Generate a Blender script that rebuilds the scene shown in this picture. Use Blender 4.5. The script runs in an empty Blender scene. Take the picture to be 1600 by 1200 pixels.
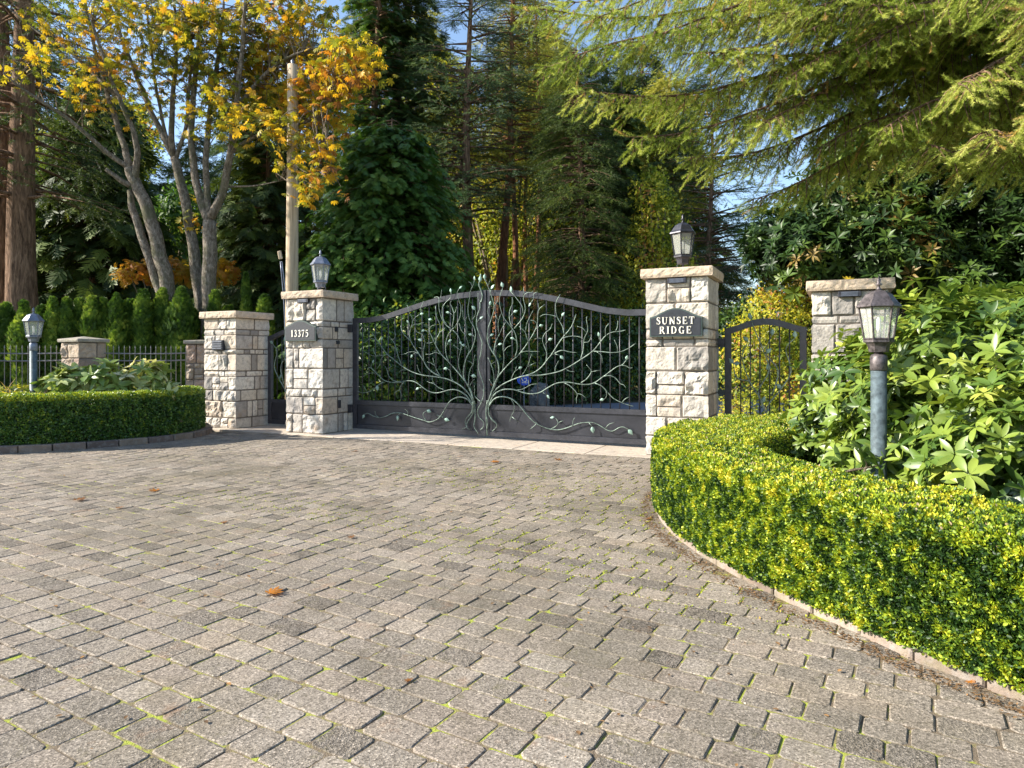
import bpy, math, random
import numpy as np
from mathutils import Vector, Matrix, noise
R=math.radians
rng=np.random.default_rng(7); random.seed(7)
SC=bpy.context.scene; COL=SC.collection
def px(x,y,d): return np.array([(x-800)/1060*d, d, 1.4+(557-y)/1060*d])
# ---------------------------------------------------------------- node helpers
def mat(name):
    m=bpy.data.materials.new(name); m.use_nodes=True
    nt=m.node_tree; nt.nodes.clear()
    out=nt.nodes.new('ShaderNodeOutputMaterial'); b=nt.nodes.new('ShaderNodeBsdfPrincipled')
    nt.links.new(b.outputs[0],out.inputs[0])
    return m,nt,b,out
def N(nt,t,**kw):
    n=nt.nodes.new('ShaderNode'+t)
    for k,v in kw.items():
        if k in n.inputs.keys(): n.inputs[k].default_value=v
        else: setattr(n,k,v)
    return n
def ramp(nt,src,cols,interp='LINEAR'):
    r=nt.nodes.new('ShaderNodeValToRGB'); r.color_ramp.interpolation=interp
    e=r.color_ramp.elements
    while len(e)<len(cols): e.new(0.5)
    for i,(p,c) in enumerate(cols):
        e[i].position=p; e[i].color=(c[0],c[1],c[2],1) if hasattr(c,'__len__') else (c,c,c,1)
    if src is not None: nt.links.new(src,r.inputs[0])
    return r
def mix(nt,fac,a,b,mode='MIX'):
    m=nt.nodes.new('ShaderNodeMix'); m.data_type='RGBA'; m.blend_type=mode
    for i,v in ((0,fac),(6,a),(7,b)):
        if isinstance(v,bpy.types.NodeSocket): nt.links.new(v,m.inputs[i])
        elif i==0: m.inputs[0].default_value=v
        else: m.inputs[i].default_value=(v[0],v[1],v[2],1)
    return m.outputs[2]
def objco(nt): return nt.nodes.new('ShaderNodeTexCoord').outputs['Object']
def noi(nt,scale,detail=4,rough=.6,co=None,dist=0):
    n=N(nt,'TexNoise',Scale=scale,Detail=detail,Roughness=rough,Distortion=dist)
    nt.links.new(co if co is not None else objco(nt),n.inputs['Vector']); return n.outputs['Fac']
def bump(nt,b,h,strength=.5,dist=.01,prev=None):
    n=N(nt,'Bump',Strength=strength,Distance=dist); nt.links.new(h,n.inputs['Height'])
    if prev is not None: nt.links.new(prev,n.inputs['Normal'])
    nt.links.new(n.outputs[0],b.inputs['Normal']); return n.outputs[0]
def attr(nt,name): return N(nt,'Attribute',attribute_name=name)
def leafmat(name,cols,rough=.45,trans=.35,spec=.5,tint=1.25):
    m,nt,b,out=mat(name); a=attr(nt,'rnd').outputs['Fac']
    r=ramp(nt,a,cols); c=r.outputs[0]
    nt.links.new(c,b.inputs['Base Color']); b.inputs['Roughness'].default_value=rough
    b.inputs['Specular IOR Level'].default_value=spec
    t=N(nt,'BsdfTranslucent'); tc=mix(nt,1.0,c,(tint,tint,.5*tint),'MULTIPLY'); nt.links.new(tc,t.inputs[0])
    ms=N(nt,'MixShader',Fac=trans); nt.links.new(b.outputs[0],ms.inputs[1]); nt.links.new(t.outputs[0],ms.inputs[2])
    nt.links.new(ms.outputs[0],out.inputs[0]); return m
def plain(name,col,rough=.6,metal=0,nscale=None,namt=.3,bstr=0,bdist=.003,spec=.5):
    m,nt,b,out=mat(name); b.inputs['Roughness'].default_value=rough; b.inputs['Metallic'].default_value=metal
    b.inputs['Specular IOR Level'].default_value=spec
    if nscale:
        f=noi(nt,nscale,6,.65); r=ramp(nt,f,[(.3,[c*(1-namt) for c in col]),(.7,[min(1,c*(1+namt)) for c in col])])
        nt.links.new(r.outputs[0],b.inputs['Base Color'])
        if bstr: bump(nt,b,f,bstr,bdist)
    else: b.inputs['Base Color'].default_value=(*col,1)
    return m
# ---------------------------------------------------------------- mesh helpers
def link(name,me,m=None,parent=None,smooth=False):
    o=bpy.data.objects.new(name,me); COL.objects.link(o)
    if m is not None: me.materials.append(m)
    if parent is not None: o.parent=parent
    if smooth: me.polygons.foreach_set('use_smooth',np.ones(len(me.polygons),bool))
    return o
class MB:
    def __init__(s): s.v=[]; s.f=[]; s.a=[]
    def add(s,vs,fs,a=0.5):
        n=len(s.v); s.v+= [tuple(map(float,p)) for p in vs]
        for f in fs: s.f.append(tuple(i+n for i in f)); s.a.append(a)
    def box(s,c,sz,M=None,a=.5,bev=0):
        x,y,z=[q/2 for q in sz]
        if bev:
            vs=[];idx={}
            for sx in(-1,1):
                for sy in(-1,1):
                    for sz_ in(-1,1):
                        for ax in range(3):
                            p=[sx*x,sy*y,sz_*z]
                            q=[sx*(x-bev),sy*(y-bev),sz_*(z-bev)]; q[ax]=p[ax]
                            idx[(sx,sy,sz_,ax)]=len(vs); vs.append(q)
            fs=[]
            S=(-1,1)
            for ax in range(3):
                o=[i for i in range(3) if i!=ax]
                for s_ in S:
                    ring=[]
                    for (a1,b1) in ((-1,-1),(1,-1),(1,1),(-1,1)):
                        k=[0,0,0]; k[ax]=s_; k[o[0]]=a1; k[o[1]]=b1; ring.append(idx[(*k,ax)])
                    fs.append(ring)
                # edges along ax
                for a1 in S:
                    for b1 in S:
                        k0=[0,0,0];k0[ax]=-1;k0[o[0]]=a1;k0[o[1]]=b1
                        k1=list(k0);k1[ax]=1
                        fs.append([idx[(*k0,o[0])],idx[(*k1,o[0])],idx[(*k1,o[1])],idx[(*k0,o[1])]])
            for sx in S:
                for sy in S:
                    for sz_ in S: fs.append([idx[(sx,sy,sz_,i)] for i in range(3)])
            vs=np.array(vs)
            s._fix=True
        else:
            vs=np.array([(-x,-y,-z),(x,-y,-z),(x,y,-z),(-x,y,-z),(-x,-y,z),(x,-y,z),(x,y,z),(-x,y,z)])
            fs=[(3,2,1,0),(4,5,6,7),(0,1,5,4),(1,2,6,5),(2,3,7,6),(3,0,4,7)]
        if M is not None: vs=vs@np.array(M).T
        s.add(vs+np.array(c),fs,a)
    def tube(s,pts,rad,n=8,cap=True,a=.5,wob=0):
        P=np.array(pts,float); K=len(P)
        rad=np.full(K,rad) if np.isscalar(rad) else np.array(rad,float)
        T=np.gradient(P,axis=0); T/=np.linalg.norm(T,axis=1)[:,None]+1e-9
        u=np.cross(T[0],[0,0,1.]); 
        if np.linalg.norm(u)<.2: u=np.cross(T[0],[1.,0,0])
        u/=np.linalg.norm(u); vs=[]
        ang=np.arange(n)*2*math.pi/n
        for k in range(K):
            u=u-T[k]*u.dot(T[k]); u/=np.linalg.norm(u)+1e-9; w=np.cross(T[k],u)
            rr=rad[k]*(1+wob*np.array([noise.noise(Vector((P[k][0]*2+math.cos(t)*1.3,P[k][1]*2+math.sin(t)*1.3,P[k][2]*1.5))) for t in ang]) if wob else np.ones(n))
            vs.append(P[k]+ (np.cos(ang)*rr)[:,None]*u+(np.sin(ang)*rr)[:,None]*w)
        vs=np.concatenate(vs)
        fs=[(k*n+i,k*n+(i+1)%n,(k+1)*n+(i+1)%n,(k+1)*n+i) for k in range(K-1) for i in range(n)]
        if cap: fs+=[tuple(range(n))[::-1],tuple((K-1)*n+i for i in range(n))]
        s.add(vs,fs,a)
    def lathe(s,prof,n=16,c=(0,0,0),a=.5,phase=0):
        vs=[];K=len(prof)
        for r,z in prof:
            for i in range(n):
                t=2*math.pi*i/n+phase; vs.append((c[0]+r*math.cos(t),c[1]+r*math.sin(t),c[2]+z))
        fs=[(k*n+i,k*n+(i+1)%n,(k+1)*n+(i+1)%n,(k+1)*n+i) for k in range(K-1) for i in range(n)]
        fs+=[tuple(range(n))[::-1],tuple((K-1)*n+i for i in range(n))]
        s.add(vs,fs,a)
    def mesh(s,name):
        me=bpy.data.meshes.new(name); me.from_pydata(s.v,[],s.f)
        at=me.attributes.new('rnd','FLOAT','FACE'); at.data.foreach_set('value',np.array(s.a,np.float32))
        if getattr(s,'_fix',False):
            import bmesh
            bm=bmesh.new(); bm.from_mesh(me); bmesh.ops.recalc_face_normals(bm,faces=bm.faces); bm.to_mesh(me); bm.free()
        return me
    def build(s,name,m,parent=None,smooth=False): return link(name,s.mesh(name),m,parent,smooth)
def thing(name,label,cat,loc=(0,0,0),rz=0,group=None):
    o=bpy.data.objects.new(name,None); COL.objects.link(o); o.location=loc; o.rotation_euler=(0,0,rz)
    o.empty_display_size=.1; return tag(o,label,cat,group)
def tag(o,label,cat,group=None):
    o['label']=label; o['category']=cat
    if group: o['group']=group
    return o
def struct(o): o['kind']='structure'; return o
def smooth_path(P,k=4):
    P=np.array(P,float)
    if len(P)<3: return P
    out=[]
    Q=np.vstack([2*P[0]-P[1],P,2*P[-1]-P[-2]])
    for i in range(1,len(Q)-2):
        for j in range(k):
            t=j/k; a,b,c,d=Q[i-1],Q[i],Q[i+1],Q[i+2]
            out.append(.5*((2*b)+(-a+c)*t+(2*a-5*b+4*c-d)*t*t+(-a+3*b-3*c+d)*t**3))
    out.append(P[-1]); return np.array(out)
# ---------------------------------------------------------------- leaf scatter
def norm(a): return a/(np.linalg.norm(a,axis=-1,keepdims=True)+1e-9)
def frames(d,up,roll=None):
    """columns x (side), y (leaf axis), z (normal)"""
    y=norm(d); x=norm(np.cross(y,up)); z=np.cross(x,y)
    if roll is not None:
        c=np.cos(roll)[:,None]; s=np.sin(roll)[:,None]; x,z=x*c+z*s, z*c-x*s
    return np.stack([x,y,z],axis=2)
def scatter(name,tv,tf,pos,F,scale,val,m,parent=None,extra=None):
    """one mesh from copies of a template: tv (n,3), tf (k,q) all faces q-sided"""
    tv=np.array(tv,np.float32); tf=np.array(tf,np.int64); Nn=len(pos)
    sc=np.asarray(scale,np.float32); sc=sc[:,None,None] if sc.ndim==1 else sc[:,None,:]
    V=(tv[None]*sc); V=np.einsum('nij,nkj->nki',F.astype(np.float32),V)+pos[:,None,:].astype(np.float32)
    nv=tv.shape[0]; q=tf.shape[1]; nf=tf.shape[0]
    fidx=(tf[None]+ (np.arange(Nn)*nv)[:,None,None]).reshape(-1)
    me=bpy.data.meshes.new(name); me.vertices.add(Nn*nv); me.vertices.foreach_set('co',V.reshape(-1))
    me.loops.add(Nn*nf*q); me.loops.foreach_set('vertex_index',fidx.astype(np.int32))
    me.polygons.add(Nn*nf); me.polygons.foreach_set('loop_start',(np.arange(Nn*nf)*q).astype(np.int32))
    try: me.polygons.foreach_set('loop_total',np.full(Nn*nf,q,np.int32))
    except Exception: pass
    at=me.attributes.new('rnd','FLOAT','FACE'); at.data.foreach_set('value',np.repeat(np.asarray(val,np.float32),nf))
    me.update()
    return link(name,me,m,parent)
def T_leaf(w=.3,fold=.12,droop=0.0,seg=2,waist=.5):
    """oval leaf along +y, length 1; seg quads per half"""
    vs=[];fs=[];K=seg*2-1 if seg>1 else 1
    ys=np.linspace(0,1,seg+2)
    rows=[]
    for y in ys:
        ww=w*math.sin(math.pi*min(1,max(0,y))**.95)**.7
        z=-droop*y*y; rows.append((y,ww,z))
    # build with quads: centre line + two sides ; tips collapse
    for (y,ww,z) in rows: vs+=[(-ww,y,z+fold*ww/max(w,1e-6)*w),(0,y,z),(ww,y,z+fold*ww/max(w,1e-6)*w)]
    for i in range(len(rows)-1):
        a=3*i;b=3*(i+1)
        fs+=[(a,a+1,b+1,b),(a+1,a+2,b+2,b+1)]
    return np.array(vs),np.array(fs)
def T_box():   # small boxwood leaf, 2 quads
    return np.array([(0,0,0),(-.27,.35,.08),(-.25,.72,.08),(0,1,0),(.25,.72,.08),(.27,.35,.08)]),np.array([(0,3,2,1),(0,5,4,3)])
def merge_T(parts):
    V=[];Fq=[];n=0
    for v,f in parts: V.append(v);Fq.append(np.array(f)+n);n+=len(v)
    return np.vstack(V),np.vstack(Fq)
def rotT(v,M): return v@np.array(M.to_3x3()).T
def T_whorl(n=8,w=.17,tilt=70,droop=.25,seg=2,seed=1):
    r=random.Random(seed); parts=[]
    for i in range(n):
        v,f=T_leaf(w*r.uniform(.85,1.15),.25,droop*r.uniform(.5,1.5),seg)
        v=v*r.uniform(.75,1.05)+np.array([0,.04,0])
        t=tilt+r.uniform(-22,14)
        M=Matrix.Rotation(2*math.pi*i/n+r.uniform(-.25,.25),4,'Z')@Matrix.Rotation(R(90-t),4,'X')
        parts.append((rotT(v,M),f))
    v,f=merge_T(parts)          # whorl axis is +z ; swap so axis -> +y
    v=np.stack([v[:,0],v[:,2],-v[:,1]],1); return v,f
def T_palm(seed=1):
    r=random.Random(seed); parts=[]
    for i,a in enumerate((-105,-68,-33,0,33,68,105)):
        L=(.55,.8,.95,1,.95,.8,.55)[i]*r.uniform(.9,1.1)
        ys=(0,.35,.72,1); ws=(.01,.10,.17,.01)
        vs=[]
        for y,w_ in zip(ys,ws):
            z=-.35*y*y; vs+=[(-w_,y,z+.05*w_/.17),(0,y,z),(w_,y,z+.05*w_/.17)]
        f=[]
        for k in range(3): f+=[(3*k,3*k+1,3*k+4,3*k+3),(3*k+1,3*k+2,3*k+5,3*k+4)]
        v=np.array(vs)*L; parts.append((rotT(v,Matrix.Rotation(R(a),4,'Z')),np.array(f)))
    return merge_T(parts)
def T_needles(n=46,L=.15,w=.014,seed=1,flat=.5,stem=True):
    r=random.Random(seed); vs=[];fs=[]
    for i in range(n):
        y=(i+.5)/n; a=r.uniform(0,2*math.pi)
        dx=math.cos(a); dz=math.sin(a)*flat; fwd=r.uniform(.35,.9)
        d=Vector((dx,fwd,dz)).normalized()*L*r.uniform(.75,1.1)*(1-.35*y)
        s=d.cross(Vector((r.uniform(-1,1),r.uniform(-1,1),r.uniform(-1,1)))).normalized()*w
        b=Vector((0,y,0)); k=len(vs)
        vs+=[tuple(b-s),tuple(b+s),tuple(b+d)]; fs.append((k,k+1,k+2))
    if stem:
        k=len(vs); vs+=[(-.008,0,0),(.008,0,0),(0,1,0),(0,0,-.008),(0,0,.008)]; fs+=[(k,k+1,k+2),(k+3,k+4,k+2)]
    return np.array(vs),np.array(fs)
def T_frond(seed=1,n=7):
    """flat cedar-like fan: pinnate narrow quads, drooping"""
    r=random.Random(seed); vs=[];fs=[]
    def blade(b,d,L,w):
        d=Vector(d).normalized(); s=Vector((d.y,-d.x,0)).normalized()*w; k=len(vs)
        b=Vector(b); m=b+d*L*.55+Vector((0,0,-.03)); e=b+d*L+Vector((0,0,-.12*L))
        vs.extend([tuple(b-s*.5),tuple(b+s*.5),tuple(m+s),tuple(m-s),tuple(e+s*.3),tuple(e-s*.3)])
        fs.extend([(k,k+1,k+2,k+3),(k+3,k+2,k+4,k+5)])
    blade((0,0,0),(0,1,0),1,.045)
    for i in range(n):
        y=.08+.8*i/n; z=-.12*y*y
        for sx in(-1,1):
            L=.5*(1-.65*y)*r.uniform(.8,1.2)
            blade((0,y,z),(sx*r.uniform(.75,1),.75,r.uniform(-.15,.15)),L,.045)
    return np.array(vs),np.array(fs)
def rvec(n): return norm(rng.normal(size=(n,3)))
def blobs_pts(blobs,n,shell=.75,bottom=-.6):
    """points + outward normals in union of ellipsoids (cx,cy,cz,rx,ry,rz)"""
    B=np.array(blobs,float); w=(B[:,3]*B[:,4]*B[:,5])**(2/3); w/=w.sum()
    k=rng.choice(len(B),size=n,p=w); d=rvec(n); d[:,2]=np.where(d[:,2]<bottom,-d[:,2],d[:,2])
    r=shell+(1-shell)*rng.random(n)**.5
    r*=1+.12*rng.normal(size=n)
    c=B[k,:3]; rad=B[k,3:]
    return c+d*rad*r[:,None], norm(d/rad)
def nval(P,scale,seed=0):
    X=np.asarray(P,float)*scale+np.array([seed*13.7,seed*5.1,seed*9.9]); i=np.floor(X).astype(np.int64); f=X-i; f=f*f*(3-2*f)
    def h(a,b,c):
        n=(a*374761393+b*668265263+c*2147483647+1013904223)&0xffffffff; n=((n^(n>>13))*1274126177)&0xffffffff; n^=n>>16; return (n&0xffff)/65535.
    r=0
    for a in(0,1):
        for b in(0,1):
            for c in(0,1): r=r+h(i[:,0]+a,i[:,1]+b,i[:,2]+c)*np.where(a,f[:,0],1-f[:,0])*np.where(b,f[:,1],1-f[:,1])*np.where(c,f[:,2],1-f[:,2])
    return .5+(r-.5)*.75
def val(P,scale,a=.5,b=.5,seed=0):
    n=len(P)
    return np.clip(a*(nval(P,scale,seed)-.5)*1.8+b*(rng.random(n)-.5)+.5,0,1)
# ================================================================= materials
def stone_mat(name,tones,bs=.5,moss=0):
    m,nt,b,out=mat(name); a=attr(nt,'rnd').outputs['Fac']; co=objco(nt)
    base=ramp(nt,a,tones,'LINEAR').outputs[0]
    n1=noi(nt,7,6,.7,co); n2=noi(nt,60,4,.7,co); n3=noi(nt,2.3,5,.6,co)
    c=mix(nt,.45,base,ramp(nt,n1,[(.3,(.16,.14,.13)),(.5,(.75,.72,.68)),(.7,(1,.97,.93))]).outputs[0],'MULTIPLY')
    c=mix(nt,ramp(nt,n2,[(.35,.35),(.5,0)]).outputs[0],c,(.12,.10,.08))
    rust=ramp(nt,n3,[(.6,0),(.72,.55)]).outputs[0]; c=mix(nt,rust,c,(.42,.27,.15))
    if moss:
        n4=noi(nt,4,6,.7,co); c=mix(nt,ramp(nt,n4,[(.5,0),(.7,moss)]).outputs[0],c,(.13,.14,.05))
    n7=noi(nt,13,5,.7,co); c=mix(nt,ramp(nt,n7,[(.50,0),(.62,.55)]).outputs[0],c,(.26,.24,.22))
    nt.links.new(c,b.inputs['Base Color']); b.inputs['Roughness'].default_value=.9; b.inputs['Specular IOR Level'].default_value=.25
    s=N(nt,'Math',operation='ADD'); k=N(nt,'Math',operation='MULTIPLY'); k.inputs[1].default_value=.3
    nt.links.new(n2,k.inputs[0]); nt.links.new(n1,s.inputs[0]); nt.links.new(k.outputs[0],s.inputs[1])
    bump(nt,b,s.outputs[0],bs,.02); return m
M_stone=stone_mat('cream_ashlar',[(0,(.27,.255,.24)),(.2,(.52,.48,.43)),(.45,(.70,.65,.57)),(.62,(.60,.51,.41)),(.8,(.78,.74,.67)),(1,(.42,.38,.345))],.9)
M_field=stone_mat('brown_fieldstone',[(0,(.25,.20,.17)),(.3,(.42,.34,.26)),(.6,(.56,.46,.35)),(.85,(.44,.31,.25)),(1,(.62,.54,.43))],.8,.3)
M_cap=stone_mat('tan_cap_stone',[(0,(.50,.40,.30)),(1,(.62,.50,.38))],.7)
M_gcap=stone_mat('grey_cap_stone',[(0,(.34,.31,.26)),(1,(.40,.37,.31))],.5,.5)
M_mortar=plain('mortar',(.13,.11,.09),.95,0,30,.3,.4)
M_kerb=stone_mat('kerb_stone',[(0,(.20,.155,.125)),(.5,(.30,.24,.195)),(1,(.36,.29,.245))],.6,.5)
M_kerb2=stone_mat('shade_darkened_kerb_stone',[(0,(.13,.10,.09)),(.5,(.22,.17,.14)),(1,(.30,.24,.18))],.4)  # left kerb lies in shade; that shade is put into its darker tones
# paver
def paver_mat():
    m,nt,b,out=mat('concrete_paver'); a=attr(nt,'rnd').outputs['Fac']; co=objco(nt)
    base=ramp(nt,a,[(0,(.150,.129,.106)),(.3,(.195,.170,.140)),(.55,(.228,.197,.160)),(.8,(.245,.205,.165)),(1,(.285,.252,.208))]).outputs[0]
    v=N(nt,'TexVoronoi',Scale=170.0); nt.links.new(co,v.inputs['Vector'])
    v2=N(nt,'TexVoronoi',Scale=95.0); nt.links.new(co,v2.inputs['Vector'])
    sp=N(nt,'SeparateColor'); nt.links.new(v.outputs['Color'],sp.inputs[0]); sp2=N(nt,'SeparateColor'); nt.links.new(v2.outputs['Color'],sp2.inputs[0])
    vc=ramp(nt,sp.outputs[0],[(.0,.42),(.3,.85),(.7,1.12),(.9,1.35),(1,1.9)]).outputs[0]
    c=mix(nt,1,base,vc,'MULTIPLY')
    st=ramp(nt,a,[(0,1.0),(.35,.55),(.7,.35),(1,.25)]).outputs[0]
    c=mix(nt,st,c,mix(nt,1,c,ramp(nt,sp2.outputs[1],[(0,.45),(.4,.95),(1,1.35)]).outputs[0],'MULTIPLY'))
    n1=noi(nt,1.1,6,.65,co); c=mix(nt,1,c,ramp(nt,n1,[(.3,(.74,.72,.68)),(.5,(1,1,1)),(.7,(1.12,1.08,1.0))]).outputs[0],'MULTIPLY')
    n4=noi(nt,.45,5,.7,co); c=mix(nt,ramp(nt,n4,[(.48,0),(.68,.6)]).outputs[0],c,(.095,.085,.055))
    n5=noi(nt,3.2,5,.7,co); c=mix(nt,ramp(nt,n5,[(.60,0),(.74,.4)]).outputs[0],c,(.30,.16,.08))
    n6=noi(nt,11,5,.7,co); c=mix(nt,ramp(nt,n6,[(.58,0),(.7,.5)]).outputs[0],c,(.14,.125,.07))
    nt.links.new(c,b.inputs['Base Color']); b.inputs['Roughness'].default_value=.95; b.inputs['Specular IOR Level'].default_value=.12
    h=mix(nt,.5,v.outputs['Distance'],v2.outputs['Distance'])
    n=N(nt,'Bump',Distance=.006); nt.links.new(st,n.inputs['Strength']); nt.links.new(h,n.inputs['Height']); nt.links.new(n.outputs[0],b.inputs['Normal'])
    return m
M_paver=paver_mat()
def joint_mat():
    m,nt,b,out=mat('joint_soil_moss'); co=objco(nt)
    n=noi(nt,1.3,5,.75,co); n2=noi(nt,9,4,.7,co); s=N(nt,'Math',operation='ADD'); nt.links.new(n,s.inputs[0]); nt.links.new(n2,s.inputs[1])
    c=ramp(nt,s.outputs[0],[(.5,(.10,.075,.05)),(.92/1.0,(.13,.10,.065)),(.97,(.17,.16,.04)),(1.0,(.27,.30,.03))]).outputs[0]
    k=N(nt,'MapRange'); k.inputs['From Min'].default_value=.6; k.inputs['From Max'].default_value=1.45; nt.links.new(s.outputs[0],k.inputs['Value'])
    c=ramp(nt,k.outputs[0],[(.0,(.12,.09,.06)),(.42,(.17,.13,.085)),(.52,(.22,.19,.07)),(.62,(.32,.36,.04)),(.8,(.30,.34,.05)),(.95,(.3,.17,.07))]).outputs[0]
    nt.links.new(c,b.inputs['Base Color']); b.inputs['Roughness'].default_value=1
    bump(nt,b,noi(nt,120,3,.7,co),.8,.01); return m
M_joint=joint_mat()
def soil_mat(name,c1,c2,c3):
    m,nt,b,out=mat(name); co=objco(nt); n=noi(nt,22,6,.75,co); n2=noi(nt,2,5,.6,co)
    c=ramp(nt,n,[(.3,c1),(.5,c2),(.68,c3)]).outputs[0]; c=mix(nt,ramp(nt,n2,[(.4,0),(.7,.6)]).outputs[0],c,(.10,.12,.03))
    nt.links.new(c,b.inputs['Base Color']); b.inputs['Roughness'].default_value=1; bump(nt,b,n,1,.03); return m
M_soil=soil_mat('planting_soil',(.04,.028,.02),(.10,.07,.05),(.22,.15,.09))
M_ground=soil_mat('leaf_litter_ground',(.03,.025,.015),(.09,.07,.04),(.20,.13,.06))
M_asph=plain('asphalt',(.16,.17,.20),.75,0,40,.3,.3)
M_apron=stone_mat('concrete_apron',[(0,(.50,.43,.35)),(1,(.58,.50,.41))],.15)
M_iron=plain('dark_iron',(.040,.041,.050),.36,.2,14,.35,.15,.002)
M_panel=plain('gate_sheet_metal',(.032,.033,.041),.34,.2,4,.35,.1,.002)
M_bronze=plain('verdigris_bronze',(.15,.20,.165),.48,.35,18,.8,.4,.003)
M_verd=plain('verdigris_leaf',(.22,.33,.275),.55,.3,30,.4,.4,.003)
M_black=plain('black_lamp_metal',(.05,.05,.06),.4,.5,20,.5,.2,.002)
M_wornm=plain('worn_lamp_metal',(.10,.085,.085),.5,.5,28,.8,.5,.004)
M_fence=plain('fence_iron',(.24,.23,.22),.45,.3,20,.3)
M_patina=plain('blue_grey_post_paint',(.095,.125,.135),.5,.3,16,.6,.3,.003)
M_greylamp=plain('grey_lamp_paint',(.17,.19,.24),.4,.4,20,.35,.2,.002)
M_glass,nt,b,out=mat('lantern_glass'); b.inputs['Base Color'].default_value=(.80,.82,.76,1); b.inputs['Roughness'].default_value=.12; b.inputs['Specular IOR Level'].default_value=1; _t=N(nt,'BsdfTransparent'); _m=N(nt,'MixShader',Fac=.74); nt.links.new(b.outputs[0],_m.inputs[1]); nt.links.new(_t.outputs[0],_m.inputs[2]); nt.links.new(_m.outputs[0],out.inputs[0])
M_bulb=plain('bulb_white',(.85,.83,.72),.3)
M_socket=plain('bulb_socket',(.25,.25,.22),.5)
M_letter=plain('letter_paint',(.80,.76,.66),.5,0,40,.08)
M_plate=plain('plaque_metal',(.018,.022,.03),.6,.1,30,.35,.2,.002)
M_platerim=plain('plaque_rim',(.06,.085,.078),.5,.3,30,.3)
M_wood=None
def wood_mat():
    m,nt,b,out=mat('weathered_pole_wood'); tc=objco(nt); mp=N(nt,'Mapping'); mp.inputs['Scale'].default_value=(18,18,.6); nt.links.new(tc,mp.inputs[0])
    n=noi(nt,1.5,6,.7,mp.outputs[0]); c=ramp(nt,n,[(.3,(.26,.20,.13)),(.5,(.46,.36,.24)),(.7,(.56,.46,.32))]).outputs[0]
    nt.links.new(c,b.inputs['Base Color']); b.inputs['Roughness'].default_value=.85; bump(nt,b,n,.5,.02); return m
M_wood=wood_mat()
def bark_mat(name,c1,c2,c3,sx=14,sz=2.5,patch=None,bs=1.0):
    m,nt,b,out=mat(name); tc=objco(nt); mp=N(nt,'Mapping'); mp.inputs['Scale'].default_value=(sx,sx,sz); nt.links.new(tc,mp.inputs[0])
    n=noi(nt,1.0,7,.7,mp.outputs[0],.6); c=ramp(nt,n,[(.32,c1),(.5,c2),(.68,c3)]).outputs[0]
    if patch:
        p=noi(nt,1.6,5,.7,tc); c=mix(nt,ramp(nt,p,[(.5,0),(.6,.8)]).outputs[0],c,patch)
    nt.links.new(c,b.inputs['Base Color']); b.inputs['Roughness'].default_value=.95; b.inputs['Specular IOR Level'].default_value=.15
    bump(nt,b,n,bs,.09); return m
M_bark=bark_mat('conifer_bark',(.045,.028,.02),(.20,.125,.08),(.40,.26,.17),13,2.2,None,1.0)
M_barkr=bark_mat('red_pine_bark',(.09,.04,.025),(.22,.10,.05),(.38,.19,.10))
M_barkp=bark_mat('pale_mottled_bark',(.07,.055,.04),(.23,.195,.155),(.45,.40,.34),18,8,(.13,.13,.075),1.0)
M_twig=bark_mat('twig_bark',(.12,.09,.06),(.25,.2,.14),(.36,.3,.22),20,20)
# foliage
Gd=(.010,.022,.008)
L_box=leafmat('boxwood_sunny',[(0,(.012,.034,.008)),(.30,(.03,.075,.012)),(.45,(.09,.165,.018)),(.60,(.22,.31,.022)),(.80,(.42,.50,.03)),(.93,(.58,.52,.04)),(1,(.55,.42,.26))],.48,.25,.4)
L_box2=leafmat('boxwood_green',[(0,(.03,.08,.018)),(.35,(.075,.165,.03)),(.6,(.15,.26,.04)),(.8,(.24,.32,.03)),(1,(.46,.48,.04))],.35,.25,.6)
M_core=plain('hedge_twig_core',(.030,.030,.014),1,0,25,.6,1,.03)
L_rhod=leafmat('rhododendron_leaf',[(0,(.035,.08,.014)),(.4,(.105,.175,.026)),(.8,(.24,.31,.045)),(1,(.42,.45,.08))],.38,.22,.6)
L_rhod2=leafmat('sun_paled_rhododendron_leaf',[(0,(.14,.22,.05)),(.4,(.26,.34,.09)),(.75,(.46,.50,.22)),(1,(.62,.58,.36))],.32,.22,.6)  # leaf colours raised to stand in for sun striking the left bed
L_magn=leafmat('glossy_dark_leaf',[(0,(.012,.028,.008)),(.5,(.030,.065,.014)),(.85,(.075,.13,.02)),(.99,(.18,.23,.03)),(1,(.2,.14,.035))],.42,.2,.3)
L_chest=leafmat('chestnut_autumn_leaf',[(0,(.09,.12,.02)),(.25,(.24,.25,.03)),(.48,(.52,.40,.035)),(.68,(.62,.37,.03)),(.85,(.54,.21,.03)),(1,(.16,.07,.025))],.5,.42,.3)
L_fir=leafmat('sunlit_fir_needle',[(0,(.10,.15,.025)),(.35,(.25,.32,.04)),(.7,(.50,.54,.13)),(.92,(.66,.65,.22)),(1,(.55,.36,.12))],.5,.35,.3)
L_dark=leafmat('dark_conifer_needle',[(0,(.02,.04,.012)),(.5,(.058,.092,.022)),(.85,(.13,.18,.03)),(1,(.24,.27,.05))],.6,.25,.3)
L_blue=leafmat('blue_green_needle',[(0,(.02,.045,.022)),(.5,(.06,.105,.045)),(1,(.15,.21,.08))],.6,.25,.3)
L_cypr=leafmat('false_cypress_spray',[(0,(.025,.07,.014)),(.5,(.075,.16,.028)),(1,(.17,.27,.05))],.55,.25,.35)
L_arb=leafmat('arborvitae_spray',[(0,(.03,.07,.012)),(.45,(.075,.15,.022)),(.8,(.19,.29,.04)),(1,(.34,.42,.07))],.55,.3,.3)
L_olive=leafmat('olive_conifer_needle',[(0,(.07,.085,.02)),(.4,(.21,.22,.04)),(.75,(.46,.44,.08)),(1,(.62,.55,.15))],.6,.4,.25)
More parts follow.
